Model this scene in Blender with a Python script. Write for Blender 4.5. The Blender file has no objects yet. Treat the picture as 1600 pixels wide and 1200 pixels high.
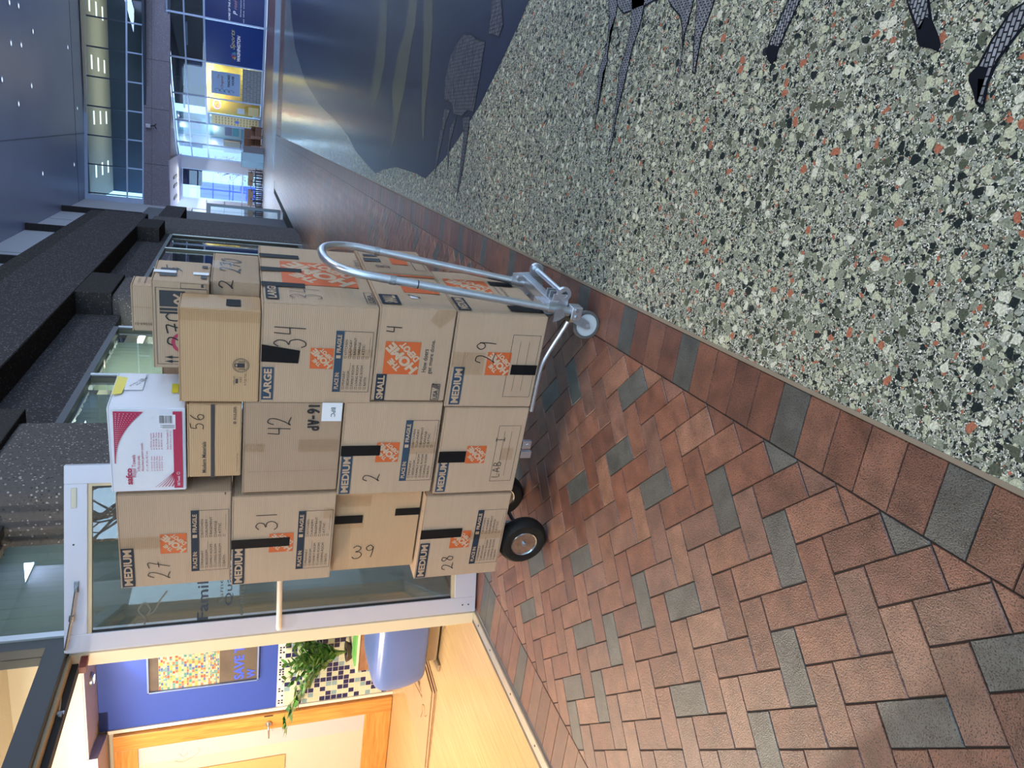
import bpy, bmesh, math, random
from mathutils import Vector, Matrix
random.seed(7)
sc = bpy.context.scene
COL = sc.collection
# ---------------------------------------------------------------- camera (phone held sideways: the frame is rolled by 90 degrees)
cd = bpy.data.cameras.new('camera'); cam = bpy.data.objects.new('camera', cd); COL.objects.link(cam)
cd.sensor_fit = 'HORIZONTAL'; cd.sensor_width = 36; cd.lens = 24.975; cd.clip_end = 400; cd.clip_start = 0.05
cam.matrix_world = Matrix(((0.1329, 0.9438, 0.3025, 0.0), (-0.3367, 0.3302, -0.8818, 0.0), (-0.9322, 0.0153, 0.3617, 1.5), (0, 0, 0, 1)))
sc.camera = cam
# ---------------------------------------------------------------- daylight outside and exposure
w = bpy.data.worlds.new('daylight'); sc.world = w; w.use_nodes = True
bg = w.node_tree.nodes['Background']; bg.inputs[0].default_value = (0.50, 0.72, 1.0, 1); bg.inputs[1].default_value = 4.2
sc.view_settings.view_transform = 'Standard'; sc.view_settings.look = 'None'; sc.view_settings.gamma = 1
sc.view_settings.exposure = 0.35; sc.view_settings.use_curve_mapping = False
sc.cycles.caustics_reflective = False; sc.cycles.caustics_refractive = False

def area(name, loc, target, sx, sy, power, color, spread=180):
    l = bpy.data.lights.new(name, 'AREA'); l.shape = 'RECTANGLE'; l.size = sx; l.size_y = sy; l.energy = power; l.color = color
    l.spread = math.radians(spread)
    o = bpy.data.objects.new(name, l); COL.objects.link(o); o.location = loc
    d = Vector(target) - Vector(loc); o.rotation_euler = d.to_track_quat('-Z', 'Y').to_euler()
    return o
def point(name, loc, power, color, r=0.05):
    l = bpy.data.lights.new(name, 'POINT'); l.energy = power; l.color = color; l.shadow_soft_size = r
    o = bpy.data.objects.new(name, l); COL.objects.link(o); o.location = loc
    return o
WARM = (1.0, 0.89, 0.73)
# office: ceiling panels and one spot lamp near the entrance; concourse: unseen fill lights added high above
area('office_ceiling_panel', (-5.4, 1.6, 2.98), (-5.4, 1.6, 0), 1.4, 1.4, 60, WARM)
area('office_ceiling_panel', (-5.0, 3.95, 2.98), (-5.0, 3.95, 0), 1.4, 1.4, 80, WARM)
point('office_spot_lamp', (-5.4, 2.62, 2.55), 240, (1.0, 0.87, 0.70), 0.035)
area('concourse_warm_fill', (1.2, -2.4, 10.3), (-0.6, 1.8, 0), 2.0, 2.0, 330, (1.0, 0.93, 0.82))  # unseen fill added over the camera, not a fitting of the place
area('concourse_warm_fill', (9.0, 5.0, 10.3), (0, 4, 0), 3.0, 3.0, 400, (1.0, 0.90, 0.76))  # unseen warm fill added for the right sides of the boxes
area('concourse_cool_fill', (14.8, 41, 10.45), (14.8, 41, 0), 2.0, 15, 2500, (0.53, 0.68, 1.0))  # unseen cool fill added for the far concourse; the ceiling is closed here
area('concourse_cool_fill', (14.0, 14, 10.45), (14.0, 14, 0), 3.5, 14, 900, (0.62, 0.74, 1.0))  # second unseen cool fill, added for the nearer concourse
area('cafe_fill', (-5.5, 60.5, 5.6), (-6.0, 57, 0), 3, 3, 280, (0.85, 0.92, 1.0))  # fill added under the soffit to brighten the pale cafe walls

# ---------------------------------------------------------------- materials
MATS = {}
def nodes(m):
    m.use_nodes = True
    return m.node_tree, m.node_tree.nodes, m.node_tree.links, m.node_tree.nodes['Principled BSDF']
def mat(name, col, rough=0.6, metal=0.0, var=0.0, vscale=8.0, bump=0.0, bscale=60.0, coat=0.0, emit=None, es=0.0, stretch=None, spec=0.5):
    if name in MATS: return MATS[name]
    m = bpy.data.materials.new(name); t, N, L, b = nodes(m)
    b.inputs['Base Color'].default_value = (*col, 1); b.inputs['Roughness'].default_value = rough
    b.inputs['Metallic'].default_value = metal; b.inputs['Coat Weight'].default_value = coat
    b.inputs['Specular IOR Level'].default_value = spec
    if emit: b.inputs['Emission Color'].default_value = (*emit, 1); b.inputs['Emission Strength'].default_value = es
    tc = N.new('ShaderNodeTexCoord'); mp = N.new('ShaderNodeMapping'); L.new(tc.outputs['Object'], mp.inputs[0])
    if stretch: mp.inputs['Scale'].default_value = stretch
    if var:
        n = N.new('ShaderNodeTexNoise'); n.inputs['Scale'].default_value = vscale; n.inputs['Detail'].default_value = 5
        L.new(mp.outputs[0], n.inputs['Vector'])
        r = N.new('ShaderNodeMix'); r.data_type = 'RGBA'
        r.inputs[6].default_value = (*[c * (1 - var) for c in col], 1); r.inputs[7].default_value = (*[min(1, c * (1 + var)) for c in col], 1)
        L.new(n.outputs['Fac'], r.inputs[0]); L.new(r.outputs[2], b.inputs['Base Color'])
    if bump:
        n2 = N.new('ShaderNodeTexNoise'); n2.inputs['Scale'].default_value = bscale; n2.inputs['Detail'].default_value = 4
        L.new(mp.outputs[0], n2.inputs['Vector'])
        bp = N.new('ShaderNodeBump'); bp.inputs['Strength'].default_value = bump; bp.inputs['Distance'].default_value = 0.01
        L.new(n2.outputs['Fac'], bp.inputs['Height']); L.new(bp.outputs[0], b.inputs['Normal'])
    MATS[name] = m
    return m
def glass(name, tint=(0.9, 0.95, 0.93), boost=1.0, rough=0.0):
    if name in MATS: return MATS[name]
    m = bpy.data.materials.new(name); m.use_nodes = True; t = m.node_tree; N = t.nodes; L = t.links; N.clear()
    out = N.new('ShaderNodeOutputMaterial'); tr = N.new('ShaderNodeBsdfTransparent'); gl = N.new('ShaderNodeBsdfGlossy')
    tr.inputs[0].default_value = (*tint, 1); gl.inputs['Roughness'].default_value = rough
    fr = N.new('ShaderNodeFresnel'); ge = N.new('ShaderNodeNewGeometry'); io = N.new('ShaderNodeMapRange')
    io.inputs[3].default_value = 1.5; io.inputs[4].default_value = 1 / 1.5   # same reflectance on both faces of the pane
    L.new(ge.outputs['Backfacing'], io.inputs[0]); L.new(io.outputs[0], fr.inputs[0])
    mu = N.new('ShaderNodeMath'); mu.operation = 'MULTIPLY'; mu.inputs[1].default_value = boost; mu.use_clamp = True
    mx = N.new('ShaderNodeMixShader'); L.new(fr.outputs[0], mu.inputs[0]); L.new(mu.outputs[0], mx.inputs[0])
    L.new(tr.outputs[0], mx.inputs[1]); L.new(gl.outputs[0], mx.inputs[2]); L.new(mx.outputs[0], out.inputs[0])
    MATS[name] = m
    return m
def cardboard(name, col, lines=260.0, k=0.06):
    if name in MATS: return MATS[name]
    m = bpy.data.materials.new(name); t, N, L, b = nodes(m)
    b.inputs['Roughness'].default_value = 0.72; b.inputs['Specular IOR Level'].default_value = 0.3
    tc = N.new('ShaderNodeTexCoord'); sp = N.new('ShaderNodeSeparateXYZ'); L.new(tc.outputs['Object'], sp.inputs[0])
    wv = N.new('ShaderNodeMath'); wv.operation = 'MULTIPLY'; wv.inputs[1].default_value = lines * 3.2; L.new(sp.outputs['Z'], wv.inputs[0])
    sn = N.new('ShaderNodeMath'); sn.operation = 'SINE'; L.new(wv.outputs[0], sn.inputs[0])
    n = N.new('ShaderNodeTexNoise'); n.inputs['Scale'].default_value = 5; n.inputs['Detail'].default_value = 6; L.new(tc.outputs['Object'], n.inputs['Vector'])
    mp = N.new('ShaderNodeMapping'); mp.inputs['Scale'].default_value = (1, 1, 40); L.new(tc.outputs['Object'], mp.inputs[0])
    n3 = N.new('ShaderNodeTexNoise'); n3.inputs['Scale'].default_value = 3; n3.inputs['Detail'].default_value = 3; L.new(mp.outputs[0], n3.inputs['Vector'])
    a = N.new('ShaderNodeMath'); a.operation = 'MULTIPLY_ADD'; a.inputs[1].default_value = 0.5; L.new(n3.outputs['Fac'], a.inputs[0]); 
    h = N.new('ShaderNodeMath'); h.operation = 'MULTIPLY'; h.inputs[1].default_value = 0.5; L.new(n.outputs['Fac'], h.inputs[0]); L.new(h.outputs[0], a.inputs[2])
    r = N.new('ShaderNodeMix'); r.data_type = 'RGBA'
    r.inputs[6].default_value = (*[c * (1 - 2.2 * k) for c in col], 1); r.inputs[7].default_value = (*[c * (1 + 2.2 * k) for c in col], 1)
    L.new(a.outputs[0], r.inputs[0]); L.new(r.outputs[2], b.inputs['Base Color'])
    bp = N.new('ShaderNodeBump'); bp.inputs['Strength'].default_value = 0.12; bp.inputs['Distance'].default_value = 0.002
    L.new(sn.outputs[0], bp.inputs['Height']); L.new(bp.outputs[0], b.inputs['Normal'])
    MATS[name] = m
    return m
def wood(name, c1, c2, scale=(1, 1, 1), freq=6.0, rough=0.35):
    if name in MATS: return MATS[name]
    m = bpy.data.materials.new(name); t, N, L, b = nodes(m); b.inputs['Roughness'].default_value = rough
    tc = N.new('ShaderNodeTexCoord'); mp = N.new('ShaderNodeMapping'); mp.inputs['Scale'].default_value = scale; L.new(tc.outputs['Object'], mp.inputs[0])
    n = N.new('ShaderNodeTexNoise'); n.inputs['Scale'].default_value = freq; n.inputs['Detail'].default_value = 4; n.inputs['Distortion'].default_value = 0.6
    L.new(mp.outputs[0], n.inputs['Vector'])
    cr = N.new('ShaderNodeValToRGB'); cr.color_ramp.elements[0].position = 0.35; cr.color_ramp.elements[1].position = 0.65
    cr.color_ramp.elements[0].color = (*c1, 1); cr.color_ramp.elements[1].color = (*c2, 1)
    L.new(n.outputs['Fac'], cr.inputs[0]); L.new(cr.outputs[0], b.inputs['Base Color'])
    MATS[name] = m
    return m
def brick_mat():
    m = bpy.data.materials.new('paving_brick'); t, N, L, b = nodes(m)
    at = N.new('ShaderNodeAttribute'); at.attribute_name = 'brick'
    tc = N.new('ShaderNodeTexCoord')
    n = N.new('ShaderNodeTexNoise'); n.inputs['Scale'].default_value = 260; n.inputs['Detail'].default_value = 3; L.new(tc.outputs['Object'], n.inputs['Vector'])
    n2 = N.new('ShaderNodeTexNoise'); n2.inputs['Scale'].default_value = 14; n2.inputs['Detail'].default_value = 5; L.new(tc.outputs['Object'], n2.inputs['Vector'])
    cr = N.new('ShaderNodeValToRGB'); cr.color_ramp.elements[0].position = 0.3; cr.color_ramp.elements[1].position = 0.7
    cr.color_ramp.elements[0].color = (0.62, 0.60, 0.60, 1); cr.color_ramp.elements[1].color = (1.25, 1.22, 1.2, 1)
    L.new(n2.outputs['Fac'], cr.inputs[0])
    mx = N.new('ShaderNodeMix'); mx.data_type = 'RGBA'; mx.blend_type = 'MULTIPLY'; mx.inputs[0].default_value = 1
    L.new(at.outputs['Color'], mx.inputs[6]); L.new(cr.outputs[0], mx.inputs[7])
    pit = N.new('ShaderNodeValToRGB'); pit.color_ramp.elements[0].position = 0.37; pit.color_ramp.elements[1].position = 0.47
    pit.color_ramp.elements[0].color = (0.16, 0.15, 0.14, 1); pit.color_ramp.elements[1].color = (1, 1, 1, 1); L.new(n.outputs['Fac'], pit.inputs[0])
    m2 = N.new('ShaderNodeMix'); m2.data_type = 'RGBA'; m2.blend_type = 'MULTIPLY'; m2.inputs[0].default_value = 1
    L.new(mx.outputs[2], m2.inputs[6]); L.new(pit.outputs[0], m2.inputs[7]); L.new(m2.outputs[2], b.inputs['Base Color'])
    wv = N.new('ShaderNodeTexNoise'); wv.inputs['Scale'].default_value = 3.2; wv.inputs['Detail'].default_value = 2
    L.new(tc.outputs['Object'], wv.inputs['Vector'])
    sw = N.new('ShaderNodeMath'); sw.operation = 'MULTIPLY'; sw.inputs[1].default_value = 170; L.new(wv.outputs['Fac'], sw.inputs[0])
    ss = N.new('ShaderNodeMath'); ss.operation = 'SINE'; L.new(sw.outputs[0], ss.inputs[0])
    ad = N.new('ShaderNodeMath'); ad.operation = 'MULTIPLY_ADD'; ad.inputs[1].default_value = 0.05; L.new(ss.outputs[0], ad.inputs[0]); L.new(n.outputs['Fac'], ad.inputs[2])
    bp = N.new('ShaderNodeBump'); b.inputs['Specular IOR Level'].default_value = 0.9; bp.inputs['Strength'].default_value = 0.5; bp.inputs['Distance'].default_value = 0.004
    L.new(ad.outputs[0], bp.inputs['Height']); L.new(bp.outputs[0], b.inputs['Normal'])
    rr = N.new('ShaderNodeMapRange'); rr.inputs[3].default_value = 0.24; rr.inputs[4].default_value = 0.38; L.new(n2.outputs['Fac'], rr.inputs[0]); L.new(rr.outputs[0], b.inputs['Roughness'])
    return m
def terrazzo_mat():
    m = bpy.data.materials.new('terrazzo'); t, N, L, b = nodes(m)
    tc = N.new('ShaderNodeTexCoord')
    wn = N.new('ShaderNodeTexNoise'); wn.inputs['Scale'].default_value = 40; wn.inputs['Detail'].default_value = 2; L.new(tc.outputs['Object'], wn.inputs['Vector'])
    def warp(amt):
        s = N.new('ShaderNodeVectorMath'); s.operation = 'SCALE'; s.inputs['Scale'].default_value = amt; L.new(wn.outputs['Color'], s.inputs[0])
        a = N.new('ShaderNodeVectorMath'); a.operation = 'ADD'; L.new(tc.outputs['Object'], a.inputs[0]); L.new(s.outputs[0], a.inputs[1]); return a
    def ramp(src, stops):
        cr = N.new('ShaderNodeValToRGB'); cr.color_ramp.interpolation = 'CONSTANT'
        e = cr.color_ramp.elements
        e[0].position = 0; e[0].color = (*stops[0][1], 1); e[1].position = stops[1][0]; e[1].color = (*stops[1][1], 1)
        for p, c in stops[2:]:
            q = e.new(p); q.color = (*c, 1)
        L.new(src, cr.inputs[0]); return cr
    def layer(scale, amt, thr, stops, prob):
        v = N.new('ShaderNodeTexVoronoi'); v.voronoi_dimensions = '2D'; v.inputs['Scale'].default_value = scale; wv = warp(amt); L.new(wv.outputs[0], v.inputs['Vector'])
        ve = N.new('ShaderNodeTexVoronoi'); ve.voronoi_dimensions = '2D'; ve.feature = 'DISTANCE_TO_EDGE'; ve.inputs['Scale'].default_value = scale; L.new(wv.outputs[0], ve.inputs['Vector'])
        sp = N.new('ShaderNodeSeparateColor'); L.new(v.outputs['Color'], sp.inputs[0])
        col = ramp(sp.outputs[0], stops)
        # chip size differs from chip to chip; straight broken edges
        mr = N.new('ShaderNodeMapRange'); mr.inputs[3].default_value = 0.05; mr.inputs[4].default_value = thr * 0.42; L.new(sp.outputs[2], mr.inputs[0])
        gt = N.new('ShaderNodeMath'); gt.operation = 'GREATER_THAN'; L.new(ve.outputs['Distance'], gt.inputs[0]); L.new(mr.outputs[0], gt.inputs[1])
        lt0 = N.new('ShaderNodeMath'); lt0.operation = 'LESS_THAN'; L.new(v.outputs['Distance'], lt0.inputs[0]); lt0.inputs[1].default_value = thr * 1.35
        lt = N.new('ShaderNodeMath'); lt.operation = 'MULTIPLY'; L.new(gt.outputs[0], lt.inputs[0]); L.new(lt0.outputs[0], lt.inputs[1])
        pr = N.new('ShaderNodeMath'); pr.operation = 'LESS_THAN'; L.new(sp.outputs[1], pr.inputs[0]); pr.inputs[1].default_value = prob
        mk = N.new('ShaderNodeMath'); mk.operation = 'MULTIPLY'; L.new(lt.outputs[0], mk.inputs[0]); L.new(pr.outputs[0], mk.inputs[1])
        return col, mk
    CR = (0.40, 0.41, 0.29); SG = (0.20, 0.215, 0.16); GR = (0.27, 0.285, 0.24); DK = (0.016, 0.022, 0.021); OL = (0.075, 0.085, 0.058); TC = (0.33, 0.12, 0.07); WH = (0.52, 0.52, 0.42)
    v0 = N.new('ShaderNodeTexVoronoi'); v0.voronoi_dimensions = '2D'; v0.inputs['Scale'].default_value = 340; L.new(tc.outputs['Object'], v0.inputs['Vector'])
    s0 = N.new('ShaderNodeSeparateColor'); L.new(v0.outputs['Color'], s0.inputs[0])
    base = ramp(s0.outputs[0], [(0, (0.03, 0.034, 0.032)), (0.36, OL), (0.50, SG), (0.64, GR), (0.76, (0.62, 0.62, 0.55)), (0.98, (0.2, 0.1, 0.06))])
    cur = base.outputs[0]
    for scale, amt, thr, prob, stops in [
        (135, 0.003, 0.47, 0.80, [(0, DK), (0.17, SG), (0.42, CR), (0.58, OL), (0.72, GR), (0.975, TC)]),
        (70, 0.006, 0.44, 0.50, [(0, CR), (0.22, SG), (0.46, DK), (0.62, GR), (0.80, OL), (0.96, TC)]),
        (38, 0.008, 0.40, 0.30, [(0, CR), (0.24, SG), (0.48, OL), (0.62, DK), (0.76, WH), (0.935, TC)])]:
        c, mk = layer(scale, amt, thr, stops, prob)
        mx = N.new('ShaderNodeMix'); mx.data_type = 'RGBA'; L.new(mk.outputs[0], mx.inputs[0]); L.new(cur, mx.inputs[6]); L.new(c.outputs[0], mx.inputs[7]); cur = mx.outputs[2]
    n2 = N.new('ShaderNodeTexNoise'); n2.inputs['Scale'].default_value = 190; n2.inputs['Detail'].default_value = 6; L.new(tc.outputs['Object'], n2.inputs['Vector'])
    mr = N.new('ShaderNodeMapRange'); mr.inputs[3].default_value = 0.1; mr.inputs[4].default_value = 2.1; L.new(n2.outputs['Fac'], mr.inputs[0])
    mu = N.new('ShaderNodeVectorMath'); mu.operation = 'SCALE'; L.new(cur, mu.inputs[0]); L.new(mr.outputs[0], mu.inputs['Scale'])
    L.new(mu.outputs[0], b.inputs['Base Color']); b.inputs['Roughness'].default_value = 0.2
    return m
def inlay_mat(name, c1, c2, mortar, sc_=14.0, bw=0.5, bh=0.25, ms=0.03, rough=0.22):
    if name in MATS: return MATS[name]
    m = bpy.data.materials.new(name); t, N, L, b = nodes(m); b.inputs['Roughness'].default_value = rough
    tc = N.new('ShaderNodeTexCoord'); br = N.new('ShaderNodeTexBrick'); br.inputs['Scale'].default_value = sc_
    br.inputs['Color1'].default_value = (*c1, 1); br.inputs['Color2'].default_value = (*c2, 1); br.inputs['Mortar'].default_value = (*mortar, 1)
    br.inputs['Mortar Size'].default_value = ms; br.inputs['Brick Width'].default_value = bw; br.inputs['Row Height'].default_value = bh
    L.new(tc.outputs['Object'], br.inputs['Vector']); L.new(br.outputs[0], b.inputs['Base Color'])
    MATS[name] = m
    return m
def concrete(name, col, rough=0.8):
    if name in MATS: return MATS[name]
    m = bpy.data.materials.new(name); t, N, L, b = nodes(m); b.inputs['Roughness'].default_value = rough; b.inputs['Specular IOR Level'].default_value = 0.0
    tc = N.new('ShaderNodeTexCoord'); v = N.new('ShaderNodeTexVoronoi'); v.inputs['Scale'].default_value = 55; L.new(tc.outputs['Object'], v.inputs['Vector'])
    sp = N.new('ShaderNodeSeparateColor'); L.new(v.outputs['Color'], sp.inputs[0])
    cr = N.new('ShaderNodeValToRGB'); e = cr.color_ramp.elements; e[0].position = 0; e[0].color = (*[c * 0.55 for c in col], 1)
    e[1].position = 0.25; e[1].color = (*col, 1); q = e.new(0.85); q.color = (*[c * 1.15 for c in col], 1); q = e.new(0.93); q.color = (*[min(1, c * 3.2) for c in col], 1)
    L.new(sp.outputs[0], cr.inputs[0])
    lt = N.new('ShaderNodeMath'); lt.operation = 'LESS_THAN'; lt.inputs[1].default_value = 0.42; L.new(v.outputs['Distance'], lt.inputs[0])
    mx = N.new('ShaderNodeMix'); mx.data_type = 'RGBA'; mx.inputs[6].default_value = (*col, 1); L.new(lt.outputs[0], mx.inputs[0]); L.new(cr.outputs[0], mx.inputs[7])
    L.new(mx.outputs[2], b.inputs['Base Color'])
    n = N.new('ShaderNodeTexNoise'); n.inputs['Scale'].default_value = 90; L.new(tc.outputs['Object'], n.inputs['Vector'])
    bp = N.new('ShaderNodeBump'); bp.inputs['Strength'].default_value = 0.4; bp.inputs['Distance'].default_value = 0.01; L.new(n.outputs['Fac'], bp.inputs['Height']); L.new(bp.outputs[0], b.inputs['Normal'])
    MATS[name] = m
    return m

# ---------------------------------------------------------------- mesh helpers
def BM(): return bmesh.new()
def add_box(bm, x0, y0, z0, x1, y1, z1, bev=0.0, mi=0):
    g = bmesh.ops.create_cube(bm, size=1.0)['verts']
    bmesh.ops.scale(bm, vec=(x1 - x0, y1 - y0, z1 - z0), verts=g)
    bmesh.ops.translate(bm, vec=((x0 + x1) / 2, (y0 + y1) / 2, (z0 + z1) / 2), verts=g)
    fs = set(f for v in g for f in v.link_faces)
    for f in fs: f.material_index = mi
    if bev > 0:
        es = list(set(e for v in g for e in v.link_edges))
        bmesh.ops.bevel(bm, geom=es, offset=bev, segments=2, profile=0.6, affect='EDGES')
    return g
def add_cyl(bm, p0, p1, r0, r1=None, seg=20, caps=True):
    p0 = Vector(p0); p1 = Vector(p1); d = p1 - p0; r1 = r0 if r1 is None else r1
    q = d.to_track_quat('Z', 'Y').to_matrix().to_4x4()
    M = Matrix.Translation((p0 + p1) / 2) @ q
    bmesh.ops.create_cone(bm, cap_ends=caps, segments=seg, radius1=r0, radius2=r1, depth=d.length, matrix=M)
def add_tube(bm, pts, r, seg=12, caps=True):
    pts = [Vector(p) for p in pts]; rings = []; up = Vector((0.31, 0.17, 0.93))
    for i, p in enumerate(pts):
        t = (pts[min(i + 1, len(pts) - 1)] - pts[max(i - 1, 0)]).normalized()
        rr = r[i] if isinstance(r, (list, tuple)) else r
        if i == 0:
            a = t.cross(up).normalized()
        else:
            a = (a - t * a.dot(t)).normalized()
        c = t.cross(a)
        rings.append([bm.verts.new(p + rr * (math.cos(2 * math.pi * k / seg) * a + math.sin(2 * math.pi * k / seg) * c)) for k in range(seg)])
    for i in range(len(rings) - 1):
        for k in range(seg):
            bm.faces.new((rings[i][k], rings[i][(k + 1) % seg], rings[i + 1][(k + 1) % seg], rings[i + 1][k]))
    if caps:
        bm.faces.new(rings[0][::-1]); bm.faces.new(rings[-1])
def add_lathe(bm, prof, seg=36, M=None):
    rings = []
    for r, z in prof:
        rings.append([bm.verts.new((r * math.cos(2 * math.pi * k / seg), r * math.sin(2 * math.pi * k / seg), z)) for k in range(seg)])
    vs = [v for R_ in rings for v in R_]
    for i in range(len(rings) - 1):
        for k in range(seg):
            bm.faces.new((rings[i][k], rings[i][(k + 1) % seg], rings[i + 1][(k + 1) % seg], rings[i + 1][k]))
    if prof[0][0] > 0.002: bm.faces.new(rings[0][::-1])
    if prof[-1][0] > 0.002: bm.faces.new(rings[-1])
    if M is not None: bmesh.ops.transform(bm, matrix=M, verts=vs)
def add_prism(bm, poly, z0, z1):
    a = [bm.verts.new((x, y, z0)) for x, y in poly]; b = [bm.verts.new((x, y, z1)) for x, y in poly]
    bm.faces.new(a[::-1]); bm.faces.new(b); n = len(poly)
    for i in range(n): bm.faces.new((a[i], a[(i + 1) % n], b[(i + 1) % n], b[i]))
def obj(name, bm, m, parent=None, smooth=False, loc=None, rotz=None, tri=False):
    me = bpy.data.meshes.new(name)
    bmesh.ops.recalc_face_normals(bm, faces=bm.faces)
    bm.to_mesh(me); bm.free()
    for mm in (m if isinstance(m, (list, tuple)) else [m]): me.materials.append(mm)
    o = bpy.data.objects.new(name, me); COL.objects.link(o)
    if smooth:
        for p in me.polygons: p.use_smooth = True
        if hasattr(me, 'set_sharp_from_angle'): me.set_sharp_from_angle(angle=math.radians(35))
    if parent: o.parent = parent
    if loc is not None: o.location = loc
    if rotz is not None: o.rotation_euler = (0, 0, rotz)
    return o
def tag(o, label, cat, group=None):
    o['label'] = label; o['category'] = cat
    if group: o['group'] = group
    return o
def thing(name, label, cat, loc=(0, 0, 0), rotz=0.0, group=None):
    o = bpy.data.objects.new(name, None); COL.objects.link(o); o.location = loc; o.rotation_euler = (0, 0, rotz)
    o.empty_display_size = 0.1
    return tag(o, label, cat, group)
def struct(name, bm, m, **k):
    o = obj(name, bm, m, **k)
    if not k.get('parent'): o['kind'] = 'structure'
    return o
def sbox(name, x0, y0, z0, x1, y1, z1, m, bev=0.0, parent=None):
    bm = BM(); add_box(bm, x0, y0, z0, x1, y1, z1, bev); return struct(name, bm, m, parent=parent)

# ---------------------------------------------------------------- lettering and marks on flat faces
FONT = {}
def glyphs(s, bold, shear):
    k = (s, bold, shear)
    if k not in FONT:
        c = bpy.data.curves.new('lettering', 'FONT'); c.body = s; c.size = 1; c.offset = bold; c.shear = shear; c.resolution_u = 3
        c.fill_mode = 'FRONT'
        o = bpy.data.objects.new('lettering', c); me = bpy.data.meshes.new_from_object(o)
        vs = [(v.co.x, v.co.y) for v in me.vertices]; fs = [tuple(p.vertices) for p in me.polygons]
        bpy.data.meshes.remove(me); bpy.data.objects.remove(o); bpy.data.curves.remove(c)
        x0 = min(v[0] for v in vs); x1 = max(v[0] for v in vs); y0 = min(v[1] for v in vs); y1 = max(v[1] for v in vs)
        FONT[k] = ([((x - x0), (y - y0)) for x, y in vs], fs, x1 - x0, y1 - y0)
    return FONT[k]
class Face:
    """a flat face: origin, direction of reading, up; collects flat marks per material"""
    def __init__(s, o, xd, zd, lift=0.0012):
        s.g = 0
        s.o = Vector(o); s.x = Vector(xd).normalized(); s.z = Vector(zd).normalized(); s.n = s.x.cross(s.z); s.lift = lift; s.b = {}
    def next(s): s.g += 1
    def bm(s, key):
        key = (key, s.g)
        if key not in s.b: s.b[key] = BM()
        return s.b[key]
    def P(s, a, c, l=0.0): return s.o + s.x * a + s.z * c + s.n * (s.lift + l)
    def poly(s, key, pts, l=0.0):
        b = s.bm(key); b.faces.new([b.verts.new(s.P(a, c, l)) for a, c in pts])
    def rect(s, key, x0, z0, x1, z1, l=0.0): s.poly(key, [(x0, z0), (x1, z0), (x1, z1), (x0, z1)], l)
    def frame(s, key, x0, z0, x1, z1, t, l=0.0):
        s.rect(key, x0, z0, x1, z0 + t, l); s.rect(key, x0, z1 - t, x1, z1, l); s.rect(key, x0, z0 + t, x0 + t, z1 - t, l); s.rect(key, x1 - t, z0 + t, x1, z1 - t, l)
    def text(s, key, t, x, z, w=None, h=None, bold=0.0, shear=0.0, rot=0.0, l=0.0006):
        vs, fs, tw, th = glyphs(t, bold, shear)
        if h is None: h = w / tw * th
        if w is None: w = h / th * tw
        ca, sa = math.cos(rot), math.sin(rot); b = s.bm(key); out = []
        for a, c in vs:
            a *= w / tw; c *= h / th
            out.append(b.verts.new(s.P(x + a * ca - c * sa, z + a * sa + c * ca, l)))
        for f in fs:
            try: b.faces.new([out[i] for i in f])
            except ValueError: pass
    def stroke(s, key, pts, wd=0.004, l=0.0009):
        pts = [Vector(p) for p in pts]; b = s.bm(key); A = []; B_ = []
        for i, p in enumerate(pts):
            t = (pts[min(i + 1, len(pts) - 1)] - pts[max(i - 1, 0)])
            if t.length < 1e-9: t = Vector((1, 0))
            t.normalize(); nn = Vector((-t.y, t.x)) * wd / 2
            A.append(b.verts.new(s.P(*(p + nn), l))); B_.append(b.verts.new(s.P(*(p - nn), l)))
        for i in range(len(pts) - 1): b.faces.new((A[i], A[i + 1], B_[i + 1], B_[i]))
    def disc(s, key, x, z, r, r2=0.0, seg=32, l=0.0, rz=None):
        rz = rz or r; b = s.bm(key)
        if r2 <= 0: s.poly(key, [(x + r * math.cos(2 * math.pi * k / seg), z + rz * math.sin(2 * math.pi * k / seg)) for k in range(seg)], l); return
        for k in range(seg):
            a0 = 2 * math.pi * k / seg; a1 = 2 * math.pi * (k + 1) / seg
            q = r2 / r
            s.poly(key, [(x + r * math.cos(a0), z + rz * math.sin(a0)), (x + r * math.cos(a1), z + rz * math.sin(a1)), (x + r * q * math.cos(a1), z + rz * q * math.sin(a1)), (x + r * q * math.cos(a0), z + rz * q * math.sin(a0))], l)
    def emit(s, parent, table):
        for (k, g_), b in s.b.items():
            nm, m = table[k]
            me = bpy.data.meshes.new(nm); b.to_mesh(me); b.free(); me.materials.append(m)
            o = bpy.data.objects.new(nm, me); COL.objects.link(o); o.parent = parent
        s.b = {}
def smooth_line(pts, n=6):
    out = []; P_ = [Vector(p) for p in pts]
    for i in range(len(P_) - 1):
        p0 = P_[max(i - 1, 0)]; p1 = P_[i]; p2 = P_[i + 1]; p3 = P_[min(i + 2, len(P_) - 1)]
        for k in range(n):
            t = k / n
            out.append(0.5 * ((2 * p1) + (p2 - p0) * t + (2 * p0 - 5 * p1 + 4 * p2 - p3) * t * t + (3 * p1 - p0 - 3 * p2 + p3) * t ** 3))
    out.append(P_[-1]); return out
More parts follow.
